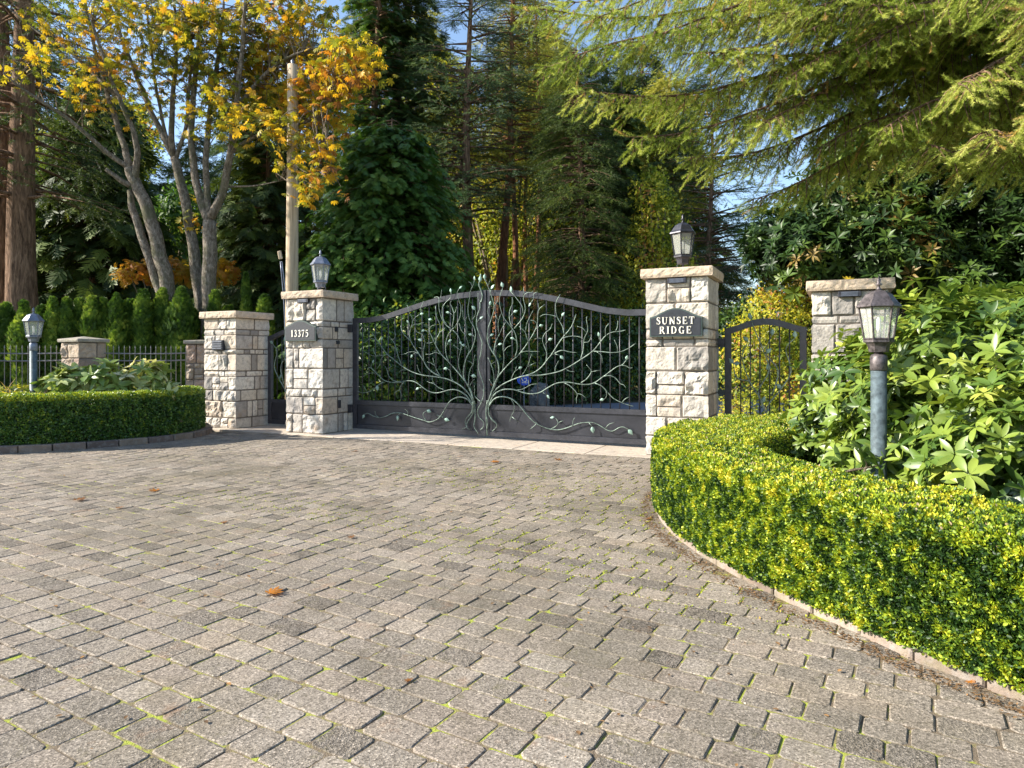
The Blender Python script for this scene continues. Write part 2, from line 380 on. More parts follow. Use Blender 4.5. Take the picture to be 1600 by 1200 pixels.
L_mid=leafmat('mid_green_leaf',[(0,(.03,.07,.02)),(.5,(.07,.15,.03)),(1,(.18,.27,.05))],.5,.35,.3)
L_shade=leafmat('deep_green_shrub_leaf',[(0,(.015,.035,.012)),(.5,(.035,.08,.02)),(.9,(.08,.16,.03)),(1,(.28,.30,.03))],.4,.3,.4)
L_gold=leafmat('yellow_green_leaf',[(0,(.07,.12,.02)),(.35,(.24,.29,.035)),(.7,(.52,.50,.055)),(.92,(.62,.48,.05)),(1,(.4,.18,.05))],.5,.45,.3)
L_orange=leafmat('orange_brown_leaf',[(0,(.22,.20,.03)),(.5,(.45,.26,.03)),(1,(.45,.16,.03))],.5,.45,.3)
L_crumb=leafmat('brown_litter',[(0,(.10,.065,.04)),(.5,(.20,.12,.06)),(1,(.36,.20,.08))],.9,.1,.1)
L_ever=leafmat('bronze_grass_blade',[(0,(.12,.13,.03)),(.5,(.34,.28,.10)),(1,(.5,.33,.16))],.5,.4,.3)
# ================================================================= ground
def gz(x,y):
    def ss(t): t=min(1,max(0,t)); return t*t*(3-2*t)
    return -.04+.5*ss((y-11.2)/3.2)*ss((-6.3-x)/1.2)
def grid(name,xs,ys,fz,m,inside=None):
    mb=MB(); idx={}
    vs=[];fs=[]
    for j,y in enumerate(ys):
        for i,x in enumerate(xs): idx[i,j]=len(vs); vs.append((x,y,fz(x,y)))
    for j in range(len(ys)-1):
        for i in range(len(xs)-1):
            if inside is None or inside((xs[i]+xs[i+1])/2,(ys[j]+ys[j+1])/2):
                fs.append((idx[i,j],idx[i+1,j],idx[i+1,j+1],idx[i,j+1]))
    mb.add(vs,fs); o=mb.build(name,m); return struct(o)
xs=sorted(set(list(np.arange(-140,141,20.))+list(np.arange(-24,12.1,.6)))); ys=sorted(set(list(np.arange(-60,241,20.))+list(np.arange(8,30,.6))))
grid('ground',xs,ys,gz,M_ground)
# frame of the gate line
G=np.array([.901,-.434,0]); NN=np.array([.434,.901,0]); G/=np.linalg.norm(G); NN/=np.linalg.norm(NN)
YAW=math.atan2(G[1],G[0])
PA=np.array([-3.396,12.16,0.]); PB=np.array([1.91,9.61,0.])  # inner front corners of the two tall pillars
W=.84
ped=1.31
# beds -------------------------------------------------------------------
RC=smooth_path([(4.6,-.4),(3.3,.9),(2.6,1.9),(2.08,2.76),(1.87,3.1),(1.735,3.47),(1.59,3.82),(1.447,4.26),(1.30,5.0),(1.27,5.8),(1.42,6.6),(1.8,7.4),(2.4,8.05),(3.2,8.35),(4.3,8.3)],6)
RI=smooth_path([(5.1,.1),(3.9,1.35),(3.2,2.3),(2.68,3.05),(2.47,3.4),(2.33,3.78),(2.19,4.1),(2.03,4.5),(1.93,5.05),(1.95,5.5),(2.12,5.9),(2.45,6.35),(2.85,6.75),(3.4,7.1),(4.3,7.15)],6)
LC=smooth_path([(-17,6.2),(-14,7.5),(-11.5,8.6),(-9.2,9.42),(-7.46,9.86),(-6.7,10.15),(-6.1,10.6),(-5.72,11.1),(-5.52,11.6),(-5.5,12.1),(-5.62,12.6),(-5.9,13.0)],6)
def in_poly(x,y,P):
    c=False;n=len(P);j=n-1
    for i in range(n):
        if (P[i][1]>y)!=(P[j][1]>y) and x<(P[j][0]-P[i][0])*(y-P[i][1])/(P[j][1]-P[i][1])+P[i][0]: c=not c
        j=i
    return c
RP=[tuple(p) for p in RC]+[(12,8.3),(12,-.4)]
LP=[tuple(p) for p in LC]+[(-6.2,14.5),(-16,14.5)]
def offs(P,d):
    P=np.array(P); T=np.gradient(P,axis=0); T/=np.linalg.norm(T,axis=1)[:,None]; return P+np.stack([T[:,1],-T[:,0]],1)*d
RPi=[tuple(p) for p in offs(RC,.06)]+[(12,8.3),(12,-.4)]
LPi=[tuple(p) for p in offs(LC,-.06)]+[(-6.2,14.5),(-16,14.5)]
grid('planting_bed',np.arange(1,9.01,.07),np.arange(-.4,9,.07),lambda x,y:.06+.02*noise.noise(Vector((x*3,y*3,0))),M_soil,lambda x,y:in_poly(x,y,RPi))
grid('planting_bed',np.arange(-16,-5,.09),np.arange(9.5,14.4,.09),lambda x,y:gz(x,y)+.13+.02*noise.noise(Vector((x*3,y*3,0))),M_soil,lambda x,y:in_poly(x,y,LPi))
# kerbs
def kerb(path,step,w,h,m,side):
    P=np.array(path); L=np.r_[0,np.cumsum(np.linalg.norm(np.diff(P,axis=0),axis=1))]; mb=MB(); s=0
    while s<L[-1]-step:
        a=[np.interp(s,L,P[:,k]) for k in(0,1)]; b_=[np.interp(s+step-.008,L,P[:,k]) for k in(0,1)]
        c=((a[0]+b_[0])/2,(a[1]+b_[1])/2); an=math.atan2(b_[1]-a[1],b_[0]-a[0]); l=math.hypot(b_[0]-a[0],b_[1]-a[1])
        Mx=Matrix.Rotation(an+random.uniform(-.015,.015),3,'Z')
        mb.box((c[0],c[1],h/2-.03+random.uniform(-.004,.004)),(l,w,h+.06),Mx,random.random(),.008)
        s+=step
    return struct(mb.build('kerb',m))
kerb(offs(RC,.025),.30,.06,.04,M_kerb,1); kerb(LC,.42,.13,.10,M_kerb2,1)
# apron of smooth concrete along the gate line
mb=MB()
c0=PA-G*(W+ped+.2)
for i in range(9):
    a0=-.4+i*1.15; ctr=PA-G*2.6+G*(a0+.57)+NN*.42
    mb.box((ctr[0],ctr[1],-.02),(1.14,1.3,.05),Matrix.Rotation(YAW,3,'Z'),random.random(),.006)
struct(mb.build('threshold_slab',M_apron))
apF=PA-NN*.24   # front edge line of apron
def before_apron(x,y): return (np.array([x,y,0])-apF).dot(NN)<-.002
# joint sheet
jz=lambda x,y:noise.noise(Vector((x*.6,y*.6,0)))*.012-.0048
grid('paving_bed',np.arange(-20,8.1,.16),np.arange(-2,12.7,.16),jz,M_joint,lambda x,y:np.array([x,y,0]).dot(NN)-apF.dot(NN)<.05)
# pavers
JN=[]
def pavers():
    ang=R(-31.5); ca,sa=math.cos(ang),math.sin(ang); mb=MB(); row=.158; r=random.Random(3)
    b_=-14
    while b_<20:
        a_=-26+r.random()*.3; long_=r.random()<.5
        while a_<20:
            l=r.choice((.158,.2,.2,.24)); ac=a_+l/2
            bend=.05*math.sin(ac*.25)
            x=ac*ca-(b_+bend)*sa; y=ac*sa+(b_+bend)*ca
            a_+=l
            if not(-13.5<x<8 and -.6<y<12.9): continue
            if y<1.2 and abs(x)>4: continue
            if in_poly(x,y,RP) or in_poly(x,y,LP) or not before_apron(x,y): continue
            if y>12.6 and x<-5.4: continue
            g=r.uniform(.0022,.0052); hx=l/2-g; hy=row/2-g; cr=r.uniform(.010,.020); bv=.004
            z=noise.noise(Vector((x*.6,y*.6,0)))*.012+r.gauss(0,.0012); tx=r.gauss(0,.008); ty=r.gauss(0,.008)
            an=ang+r.gauss(0,.012)+.0125*math.cos(ac*.25); c2,s2=math.cos(an),math.sin(an)
            vs=[]
            for (h,ins) in ((-.03,0),(-bv,0),(0,bv*1.3)):
                X=hx-ins;Y=hy-ins
                for (px_,py_) in ((X-cr,-Y),(X,-Y+cr),(X,Y-cr),(X-cr,Y),(-X+cr,Y),(-X,Y-cr),(-X,-Y+cr),(-X+cr,-Y)):
                    jx=px_+r.gauss(0,.0012); jy=py_+r.gauss(0,.0012)
                    vs.append((x+jx*c2-jy*s2,y+jx*s2+jy*c2,z+h+tx*jx+ty*jy))
            fs=[tuple(range(16,24))]
            for k in(0,8): fs+=[(k+i,k+(i+1)%8,k+8+(i+1)%8,k+8+i) for i in range(8)]
            q=r.random(); v=(.06+.3*r.random()) if q<.12 else (.35+.6*r.random())
            mb.add(vs,fs,v)
            JN.append((x-hx*ca+hy*sa,y-hx*sa-hy*ca,x+hx*ca+hy*sa,y+hx*sa-hy*ca)); JN.append((x+hx*ca+hy*sa,y+hx*sa-hy*ca,x+hx*ca-hy*sa,y+hx*sa+hy*ca))
        b_+=row
    return struct(mb.build('driveway',M_paver))
pavers()
# inner drive beyond the gate
mb=MB(); P=smooth_path([(-3.2,12.9),(-3.0,15),(-1.8,17.2),(.6,19.4),(4.5,21),(12,22.4),(24,23)],5); Q=smooth_path([(2.3,10.4),(3.6,12.2),(5.4,14.6),(8.5,16.3),(13,17.4),(20,18),(30,18)],5)
n=min(len(P),len(Q)); vs=[(*P[i],-.012) for i in range(n)]+[(*Q[i],-.012) for i in range(n)]
mb.add(vs,[(i,n+i,n+i+1,i+1) for i in range(n-1)]); struct(mb.build('inner_driveway',M_asph))
# ================================================================= stone pillars
def ashlar(mb,W,H,z0,seed,amps,rounded=False):
    """four faces; faces: 0 front(-y) 1 right(+x) 2 back 3 left, local frame with x 0..W, y 0..W"""
    r=random.Random(seed); zs=[z0]
    while zs[-1]<H-.02:
        h=r.choice((.10,.15,.22,.27,.33,.36))*r.uniform(.92,1.08); 
        if H-zs[-1]-h<.14: h=H-zs[-1]
        zs.append(min(H,zs[-1]+h))
    def e(zz,c): # shared corner bulge
        k=0
        for a,b_ in zip(zs[:-1],zs[1:]):
            if a<=zz<=b_: k=min(1,min(zz-a,b_-zz)/.022)
        k=max(0,k); return -.004+k*(.014+.012*noise.noise(Vector((c*7.7+seed,zz*9,0))))
    fr=[((0,0),(1,0),(0,-1)),((W,0),(0,1),(1,0)),((W,W),(-1,0),(0,1)),((0,W),(0,-1),(-1,0))]
    for fi,(o,u,n) in enumerate(fr):
        amp=amps[fi]; step=.03 if fi in(0,1,3) else .08
        for ci,(a,b_) in enumerate(zip(zs[:-1],zs[1:])):
            us=[0]; 
            first=True
            while us[-1]<W-.001:
                w=r.choice((.14,.22,.28,.36,.44))*r.uniform(.9,1.1)
                if W-us[-1]-w<.11: w=W-us[-1]
                us.append(us[-1]+w)
            for u0,u1 in zip(us[:-1],us[1:]):
                cells=[(u0,u1,a,b_)]
                if b_-a>.26 and r.random()<.35 and u0>0 and u1<W-.001:
                    zm=a+(b_-a)*r.uniform(.4,.6); cells=[(u0,u1,a,zm),(u0,u1,zm,b_)]
                elif u1-u0>.26 and b_-a>.2 and r.random()<.3 and u0>0 and u1<W-.001:
                    um=(u0+u1)/2; zm=a+(b_-a)*.5; cells=[(u0,um,a,b_),(um,u1,a,zm),(um,u1,zm,b_)]
                for (p0,p1,q0,q1) in cells:
                    j=.005; L_=p0>.001; R_=p1<W-.001
                    x0=p0+(j if L_ else 0); x1=p1-(j if R_ else 0); y0=q0+j; y1=q1-j
                    nx=max(4,int((x1-x0)/step)+1); ny=max(4,int((y1-y0)/step)+1); am=amp*r.uniform(.3,1.6)
                    tx=r.uniform(-.5,.5);ty=r.uniform(-.6,.6); so=r.random()*50; vs=[]
                    def samp(k): # denser at edges
                        t=np.linspace(0,1,k); return np.r_[0,.0+.06,t[1:-1]*.86+.07,.94,1]
                    XS=x0+(x1-x0)*samp(nx-1); YS=y0+(y1-y0)*samp(ny-1)
                    for yy in YS:
                        for xx in XS:
                            dl=(xx-x0) if L_ else 1; dr=(x1-xx) if R_ else 1
                            d_=min(dl,dr,yy-y0,y1-yy); pf=min(1,d_/.02); pf=pf*(2-pf)
                            f=noise.noise(Vector((xx*9+so,yy*9,so)))*.6+noise.noise(Vector((xx*26+so,yy*26,so)))*.3+1.1*abs(noise.noise(Vector((xx*6+so,yy*6,so))))-.25-.8*max(0,noise.noise(Vector((xx*11,yy*11+so,so)))-.15)
                            hh=am*(.5+f+tx*((xx-x0)/(x1-x0)-.5)+ty*((yy-y0)/(y1-y0)-.5))
                            disp=-.012+pf*(.013+max(-.004,hh)); lat=0
                            for (cd,cx,sg,cid) in ((xx,not L_,-1,fi),(W-xx,not R_,1,(fi+1)%4)):
                                if cx and cd<.05:
                                    k=1-cd/.05; ee=e(yy,cid); disp=disp*(1-k)+ee*k; lat+=sg*ee*k
                            xq=xx+lat
                            vs.append((o[0]+u[0]*xq+n[0]*disp,o[1]+u[1]*xq+n[1]*disp,yy))
                    A=len(XS);B=len(YS)
                    fs=[(jj*A+ii,jj*A+ii+1,(jj+1)*A+ii+1,(jj+1)*A+ii) for jj in range(B-1) for ii in range(A-1)]
                    mb.add(vs,fs,r.random())
    return zs
def rough_slab(mb,x0,x1,z0,z1,seed,peak=0,amp=.012):
    """square slab with rock-faced edges, local frame"""
    n=28; L=np.linspace(x0,x1,n); r=seed
    ring=[(L[i],x0,0,-1) for i in range(n-1)]+[(x1,L[i],1,0) for i in range(n-1)]+[(L[n-1-i],x1,0,1) for i in range(n-1)]+[(x0,L[n-1-i],-1,0) for i in range(n-1)]
    zz=[z0,z0+.006]+list(np.linspace(z0+.03,z1-.02,4))+[z1-.004,z1]; K=len(ring); vs=[]
    for k,z in enumerate(zz):
        for (x,y,nx,ny) in ring:
            t=(z-z0)/(z1-z0); pf=min(1,min(t,1-t)*5); d=amp*(noise.noise(Vector((x*12+r,y*12,z*16)))+.6*noise.noise(Vector((x*30+r,y*30,z*30))))*pf+.010*pf
            cx=1-min(1,min(x-x0,x1-x)/.02) if nx==0 else 0
            vs.append((x+nx*d,y+ny*d,z))
    fs=[(k*K+i,k*K+(i+1)%K,(k+1)*K+(i+1)%K,(k+1)*K+i) for k in range(len(zz)-1) for i in range(K)]
    m0=len(vs); c=(x0+x1)/2; vs.append((c,c,z1+peak)); fs+=[((len(zz)-1)*K+i,(len(zz)-1)*K+(i+1)%K,m0) for i in range(K)]
    vs.append((c,c,z0)); fs+=[((i+1)%K,i,m0+1) for i in range(K)]
    mb.add(vs,fs,random.random())
def plaque(par,u0,u1,z0,zs,z1,y,lines,lh,name='house_sign'):
    """arched metal plate, local pillar frame: x=u, front at -y"""
    def outline(i):
        a,b_=u0+i,u1-i; pts=[(a,z0+i),(b_,z0+i),(b_,zs-i)]
        for k in range(17):
            t=k/16; x=b_+(a-b_)*t; s=math.sin(math.pi*t); z=zs-i+(z1-zs)*(s**1.6)*1.0
            if 0<k<16: pts.append((x,z))
        pts.append((a,zs-i)); return pts
    def slab(i,y0,y1,m,nm):
        mb=MB(); o=outline(i); n=len(o); vs=[(p[0],y0,p[1]) for p in o]+[(p[0],y1,p[1]) for p in o]
        mb.add(vs,[tuple(range(n)),tuple(range(n,2*n))[::-1]]+[(k,k+n,(k+1)%n+n,(k+1)%n) for k in range(n)]); mb._fix=True
        return mb.build(nm,m,par)
    slab(0,y-.02,y+.07,M_platerim,'rim'); pl=slab(.018,y-.026,y-.012,M_plate,'plate')
    mb=MB()
    for txt,xc,zb,h,wd,sp in lines:
        wds=[GW.get(c,.7)*h*wd for c in txt]; tot=sum(wds)+sp*(len(txt)-1); x=xc-tot/2
        for c,w_ in zip(txt,wds):
            for rb in GLY[c]: ribbon(mb,[(x+p[0]*h*wd,zb+p[1]*h) for p in rb[0]],[q*h for q in rb[1]],y-.027,.008)
            x+=w_+sp
    mb._fix=True
    mb.build('lettering',M_letter,pl)
def ribbon(mb,pts,ws,y,th):
    P=np.array(pts); ws=np.array(ws if len(ws)==len(P) else [ws[0]]*len(P)); T=np.gradient(P,axis=0); T/=np.linalg.norm(T,axis=1)[:,None]+1e-9
    Nn=np.stack([-T[:,1],T[:,0]],1); A=P+Nn*ws[:,None]/2; B=P-Nn*ws[:,None]/2; n=len(P)
    vs=[(a[0],y,a[1]) for a in A]+[(a[0],y,a[1]) for a in B]+[(a[0],y-th,a[1]) for a in A]+[(a[0],y-th,a[1]) for a in B]
    fs=[]
    for i in range(n-1):
        fs+=[(2*n+i,2*n+i+1,3*n+i+1,3*n+i),(i,i+1,2*n+i+1,2*n+i),(n+i+1,n+i,3*n+i,3*n+i+1),(i,n+i,n+i+1,i+1)]
    fs+=[(0,2*n,3*n,n),(n-1,2*n-1,4*n-1,3*n-1)]; mb.add(vs,fs)
def arc(cx,cy,rx,ry,a0,a1,n=10): return [(cx+rx*math.cos(R(a0+(a1-a0)*i/n)),cy+ry*math.sin(R(a0+(a1-a0)*i/n))) for i in range(n+1)]
def wv(n,a,b_): return [a+(b_-a)*math.sin(math.pi*i/(n-1)) for i in range(n)]
TK,TN=.17,.065
def stem(x,y0=0,y1=1): return ([(x,y0),(x,y1)],[TK])
def ser(x,y,w=.3): return ([(x-w/2,y),(x+w/2,y)],[.055])
GW={'S':.62,'U':.84,'N':.86,'E':.72,'T':.78,'R':.82,'I':.40,'D':.84,'G':.84,'1':.5,'3':.6,'7':.6,'5':.6}
_s=arc(.31,.74,.21,.235,40,200,8)+arc(.31,.27,.235,.25,60,-60,8)[1:]+arc(.31,.27,.235,.25,-75,-150,4)
_s=[(.50,.80),(.44,.93),(.31,.975),(.17,.92),(.12,.77),(.17,.64),(.31,.54),(.45,.43),(.50,.27),(.43,.10),(.29,.025),(.15,.08),(.09,.22)]
GLY={'S':[(_s,[.05,.06,.07,.12,.16,.17,.18,.17,.16,.12,.07,.06,.05]),([(.5,.70),(.5,.97)],[.05]),([(.09,.03),(.09,.3)],[.05])],
'U':[([(.17,1),(.17,.35),(.22,.14),(.40,.03),(.56,.1),(.64,.3),(.66,1)],[TK,TK,TK,.12,.07,TN,TN]),ser(.17,.97),ser(.66,.97,.26)],
'N':[stem(.17),([(.13,.98),(.70,.04)],[.19]),([(.70,0),(.70,1)],[TN]),ser(.70,.97,.26),ser(.15,.03,.26),ser(.1,.97,.2)],
'E':[stem(.18),([(.1,.97),(.63,.97)],[TN]),([(.1,.03),(.66,.03)],[TN]),([(.18,.5),(.5,.5)],[TN]),([(.62,.78),(.62,1)],[.05]),([(.65,0),(.65,.24)],[.05]),([(.5,.38),(.5,.62)],[.045])],
'T':[stem(.39),([(.05,.97),(.73,.97)],[TN]),([(.06,.74),(.06,1)],[.05]),([(.72,.74),(.72,1)],[.05]),ser(.39,.03,.34)],
'R':[stem(.18),ser(.18,.03,.3),([(.08,.97),(.35,.97),(.52,.92),(.58,.76),(.52,.58),(.35,.51),(.18,.51)],[TN,TN,.13,.17,.13,TN,TN]),([(.36,.52),(.56,.22),(.66,.04),(.80,.03)],[.14,.16,.14,.06])],
'I':[stem(.2),ser(.2,.03,.34),ser(.2,.97,.34)],
'D':[stem(.18),([(.08,.97),(.36,.97),(.60,.85),(.69,.5),(.60,.15),(.36,.03),(.08,.03)],[TN,TN,.13,.18,.13,TN,TN])],
'G':[([(.64,.80),(.55,.93),(.41,.975),(.22,.86),(.12,.5),(.22,.14),(.42,.025),(.58,.07),(.66,.16)],[.05,.06,.07,.15,.19,.15,.07,.07,.07]),([(.66,.0),(.66,.42)],[.15]),ser(.66,.42,.28),([(.66,.72),(.66,.98)],[.05])],
'1':[stem(.27),ser(.27,.03,.34),([(.1,.84),(.24,.95)],[.08])],
'3':[([(.10,.82),(.20,.95),(.33,.97),(.45,.86),(.42,.66),(.26,.54)],[.09,.08,.09,.14,.13,.06]),([(.24,.54),(.42,.48),(.50,.28),(.42,.08),(.25,.025),(.12,.08),(.08,.18)],[.06,.12,.16,.12,.08,.08,.11])],
'7':[([(.06,.92),(.52,.92)],[.14]),([(.07,.76),(.07,.98)],[.05]),([(.51,.93),(.38,.55),(.27,.3),(.25,0)],[.06,.08,.12,.15])],
'5':[([(.15,.93),(.50,.93)],[.12]),([(.15,.95),(.12,.56)],[.06]),([(.12,.56),(.28,.62),(.44,.54),(.50,.32),(.42,.09),(.25,.025),(.11,.1)],[.06,.09,.13,.16,.12,.08,.12])]}
def make_pillar(P0,H,seed,label,front=.016,side=.005,left=.016,down=None,capcol=M_cap,body=M_stone,Wd=W,yaw=YAW,name='stone_pillar',capt=.13,over=.07,z0=0,peak=0,amp=.012,grp='cream stone gate pillars'):
    """P0 front-left corner"""
    t=thing(name,label,'pillar',(P0[0],P0[1],P0[2] if len(P0)>2 else 0),yaw,grp)
    mb=MB(); ashlar(mb,Wd,H-capt,0,seed,[front,side,side,left]); mb.build('stonework',body,t,smooth=False)
    mb=MB(); mb.box((Wd/2,Wd/2,(H-capt)/2-.02),(Wd-.012,Wd-.012,H-capt+.02)); mb.build('mortar_core',M_mortar,t)
    mb=MB(); rough_slab(mb,-over,Wd+over,H-capt,H,seed*3.3,peak,amp); mb.build('cap',capcol,t)
    if down is not None:
        mb=MB(); mb.box((down,-.03,H-capt-.05),(.26,.06,.075),None,.5,.006)
        d=mb.build('downlight',M_black,t); mb=MB()
        for k in range(4): mb.box((down,-.062,H-capt-.072+k*.014),(.19,.008,.006))
        mb.build('louvre',M_greylamp,d)
    return t
p_sun=make_pillar(PB,2.63,11,'tallest cream stone gate pillar with the name plaque at the right of the double gate',down=.43,front=.036)
p_num=make_pillar(PA-G*W,2.59,24,'cream stone gate pillar with the house number plaque at the left of the double gate',down=.42,front=.042)
PC=PB+G*(W+ped); PD=PA-G*(2*W+ped)
p_r=make_pillar(PC,2.36,35,'lower cream stone pillar half hidden by the rhododendron bush, right of the narrow dark gate',down=.42,front=.034)
p_l=make_pillar(PD,2.28,47,'lower cream stone pillar with a small louvred grille, beside the end of the shaded hedge',front=.036)
# small louvred grille on the low left pillar, sensors on the number pillar side
mb=MB(); mb.box((.42,-.035,1.62),(.30,.08,.20),None,.5,.01); g=mb.build('grille',M_plate,p_l)
mb=MB()
for k in range(4): mb.box((.42,-.080,1.56+k*.042),(.25,.018,.014))
mb.build('slat',M_greylamp,g)
mb=MB(); mb.box((W+.012,.36,1.90),(.03,.07,.09),None,.5,.004); mb.build('sensor_box',M_plate,p_num)
mb=MB(); mb.box((W+.012,.40,1.66),(.03,.08,.06),None,.5,.004); mb.build('sensor_box',M_plate,p_num)
mb=MB(); mb.box((W+.012,.44,.52),(.03,.07,.15),None,.5,.004); mb.build('sensor_box',M_black,p_num)
def sign(P0,label,args):
    t=thing('house_sign',label,'sign',tuple(P0),YAW,'plaques on the gate pillars'); plaque(t,*args)
sign(PB,'dark arched plaque reading SUNSET RIDGE on the right gate pillar',(.06,.78,1.675,1.945,2.07,-.062,[('SUNSET',.42,1.845,.10,1.0,.016),('RIDGE',.42,1.715,.10,1.0,.020)],.1))
sign(PA-G*W,'dark arched plaque reading 13375 on the left gate pillar',(.03,.76,1.68,1.945,2.055,-.068,[('13375',.395,1.755,.125,.95,.018)],.1))
# ================================================================= lanterns
def lantern_mesh(par,z,s,body,sides=6,post=False,phase=0):
    """lantern head with base at height z; s = half width of roof"""
    def L(prof,nm,m,n=sides,sm=False):
        mb=MB(); mb.lathe(prof,n,(0,0,z),.5,phase); mb._fix=True; return mb.build(nm,m,par,sm)
    k=s/.165
    L([(.02*k,0),(.075*k,.01*k),(.085*k,.06*k),(.10*k,.085*k),(.118*k,.09*k),(.118*k,.11*k)],'base',body)
    if sides==6:
        pass
    fr=MB(); zb,zt=.11*k,.385*k; rb,rt=.108*k,.150*k
    for i in range(sides):
        t=phase+2*math.pi*i/sides; c,s_=math.cos(t),math.sin(t)
        fr.tube([(rb*c,rb*s_,z+zb),(rt*c,rt*s_,z+zt)],.0085*k,5)
        t2=phase+2*math.pi*(i+1)/sides; 
        fr.tube([(rt*c,rt*s_,z+zt),(rt*math.cos(t2),rt*math.sin(t2),z+zt)],.009*k,5)
        fr.tube([(rb*c,rb*s_,z+zb+.008),(rb*math.cos(t2),rb*math.sin(t2),z+zb+.008)],.009*k,5)
    fr.build('frame',body,par)
    for i in range(sides):
        t=phase+2*math.pi*i/sides; t2=t+2*math.pi/sides; g=MB()
        a=[(rb*.97*math.cos(t),rb*.97*math.sin(t),z+zb+.01),(rb*.97*math.cos(t2),rb*.97*math.sin(t2),z+zb+.01),(rt*.97*math.cos(t2),rt*.97*math.sin(t2),z+zt),(rt*.97*math.cos(t),rt*.97*math.sin(t),z+zt)]
        g.add(a,[(0,1,2,3)]); g.build('glass_pane',M_glass,par)
    L([(.165*k,.378*k),(.172*k,.385*k),(.168*k,.40*k),(.145*k,.425*k),(.125*k,.455*k),(.10*k,.49*k),(.065*k,.515*k),(.025*k,.525*k)],'roof',body)
    L([(.012*k,.52*k),(.026*k,.53*k),(.012*k,.545*k),(.010*k,.56*k),(.030*k,.57*k),(.012*k,.585*k),(.018*k,.605*k),(.002*k,.64*k)],'finial',body,10,True)
    L([(.018*k,.11*k),(.018*k,.17*k)],'bulb_socket',M_socket,10,True)
    L([(.012*k,.17*k),(.018*k,.2*k),(.018*k,.28*k),(.004*k,.31*k)],'bulb',M_bulb,10,True)
def pillar_lantern(P,z,label,body,s=.18):
    t=thing('pillar_lantern',label,'lantern',(P[0],P[1],z),YAW+.35,'lanterns on top of the gate pillars')
    mb=MB(); mb.lathe([(.055,0),(.06,.012),(.03,.02),(.016,.03),(.016,.10)],12); mb._fix=True; mb.build('foot',body,t,True)
    mb=MB()
    for i in range(3):
        a=2*math.pi*i/3+.4; mb.tube([(.02*math.cos(a),.02*math.sin(a),.03),(.075*math.cos(a),.075*math.sin(a),.045),(.095*math.cos(a),.095*math.sin(a),.09),(.08*math.cos(a),.08*math.sin(a),.12)],.006,5)
    mb.build('scroll_bracket',body,t); lantern_mesh(t,.095,s,body,6,phase=.2)
    return t
ctr=lambda P:P+G*W/2+NN*W/2
pillar_lantern(ctr(PB),2.63,'grey metal lantern standing on the pillar with the name plaque',M_black,.19)
pillar_lantern(ctr(PA-G*W),2.59,'blue-grey metal lantern standing on the pillar with the number plaque',M_greylamp,.185)
def lamp_post(P,H,label,body,pole,r,s,ph):
    t=thing('lamp_post',label,'lamp post',P,0,'garden lamp posts'); hp=H-.64*s/.165
    mb=MB(); mb.lathe([(r*1.35,0),(r*1.35,.04),(r,.05),(r,hp-.14)],20); mb._fix=True; mb.build('post',pole,t,True)
    mb=MB(); mb.lathe([(r*1.02,hp-.14),(r*1.08,hp-.13),(r*1.08,hp-.03),(r*.9,hp-.012),(r*.6,hp-.006),(r*.6,hp+.012)],20); mb._fix=True; mb.build('collar',body,t,True)
    lantern_mesh(t,hp,s,body,6,phase=ph); return t
lamp_post((2.93,5.42,.05),1.99,'near lamp post with worn lantern head rising from behind the sunlit hedge',M_wornm,M_patina,.059,.158,R(-78))
lamp_post((-7.97,11.3,.10),2.12,'far lamp post with white-lit panes standing behind the shaded left hedge',M_greylamp,M_patina,.055,.150,R(-85))
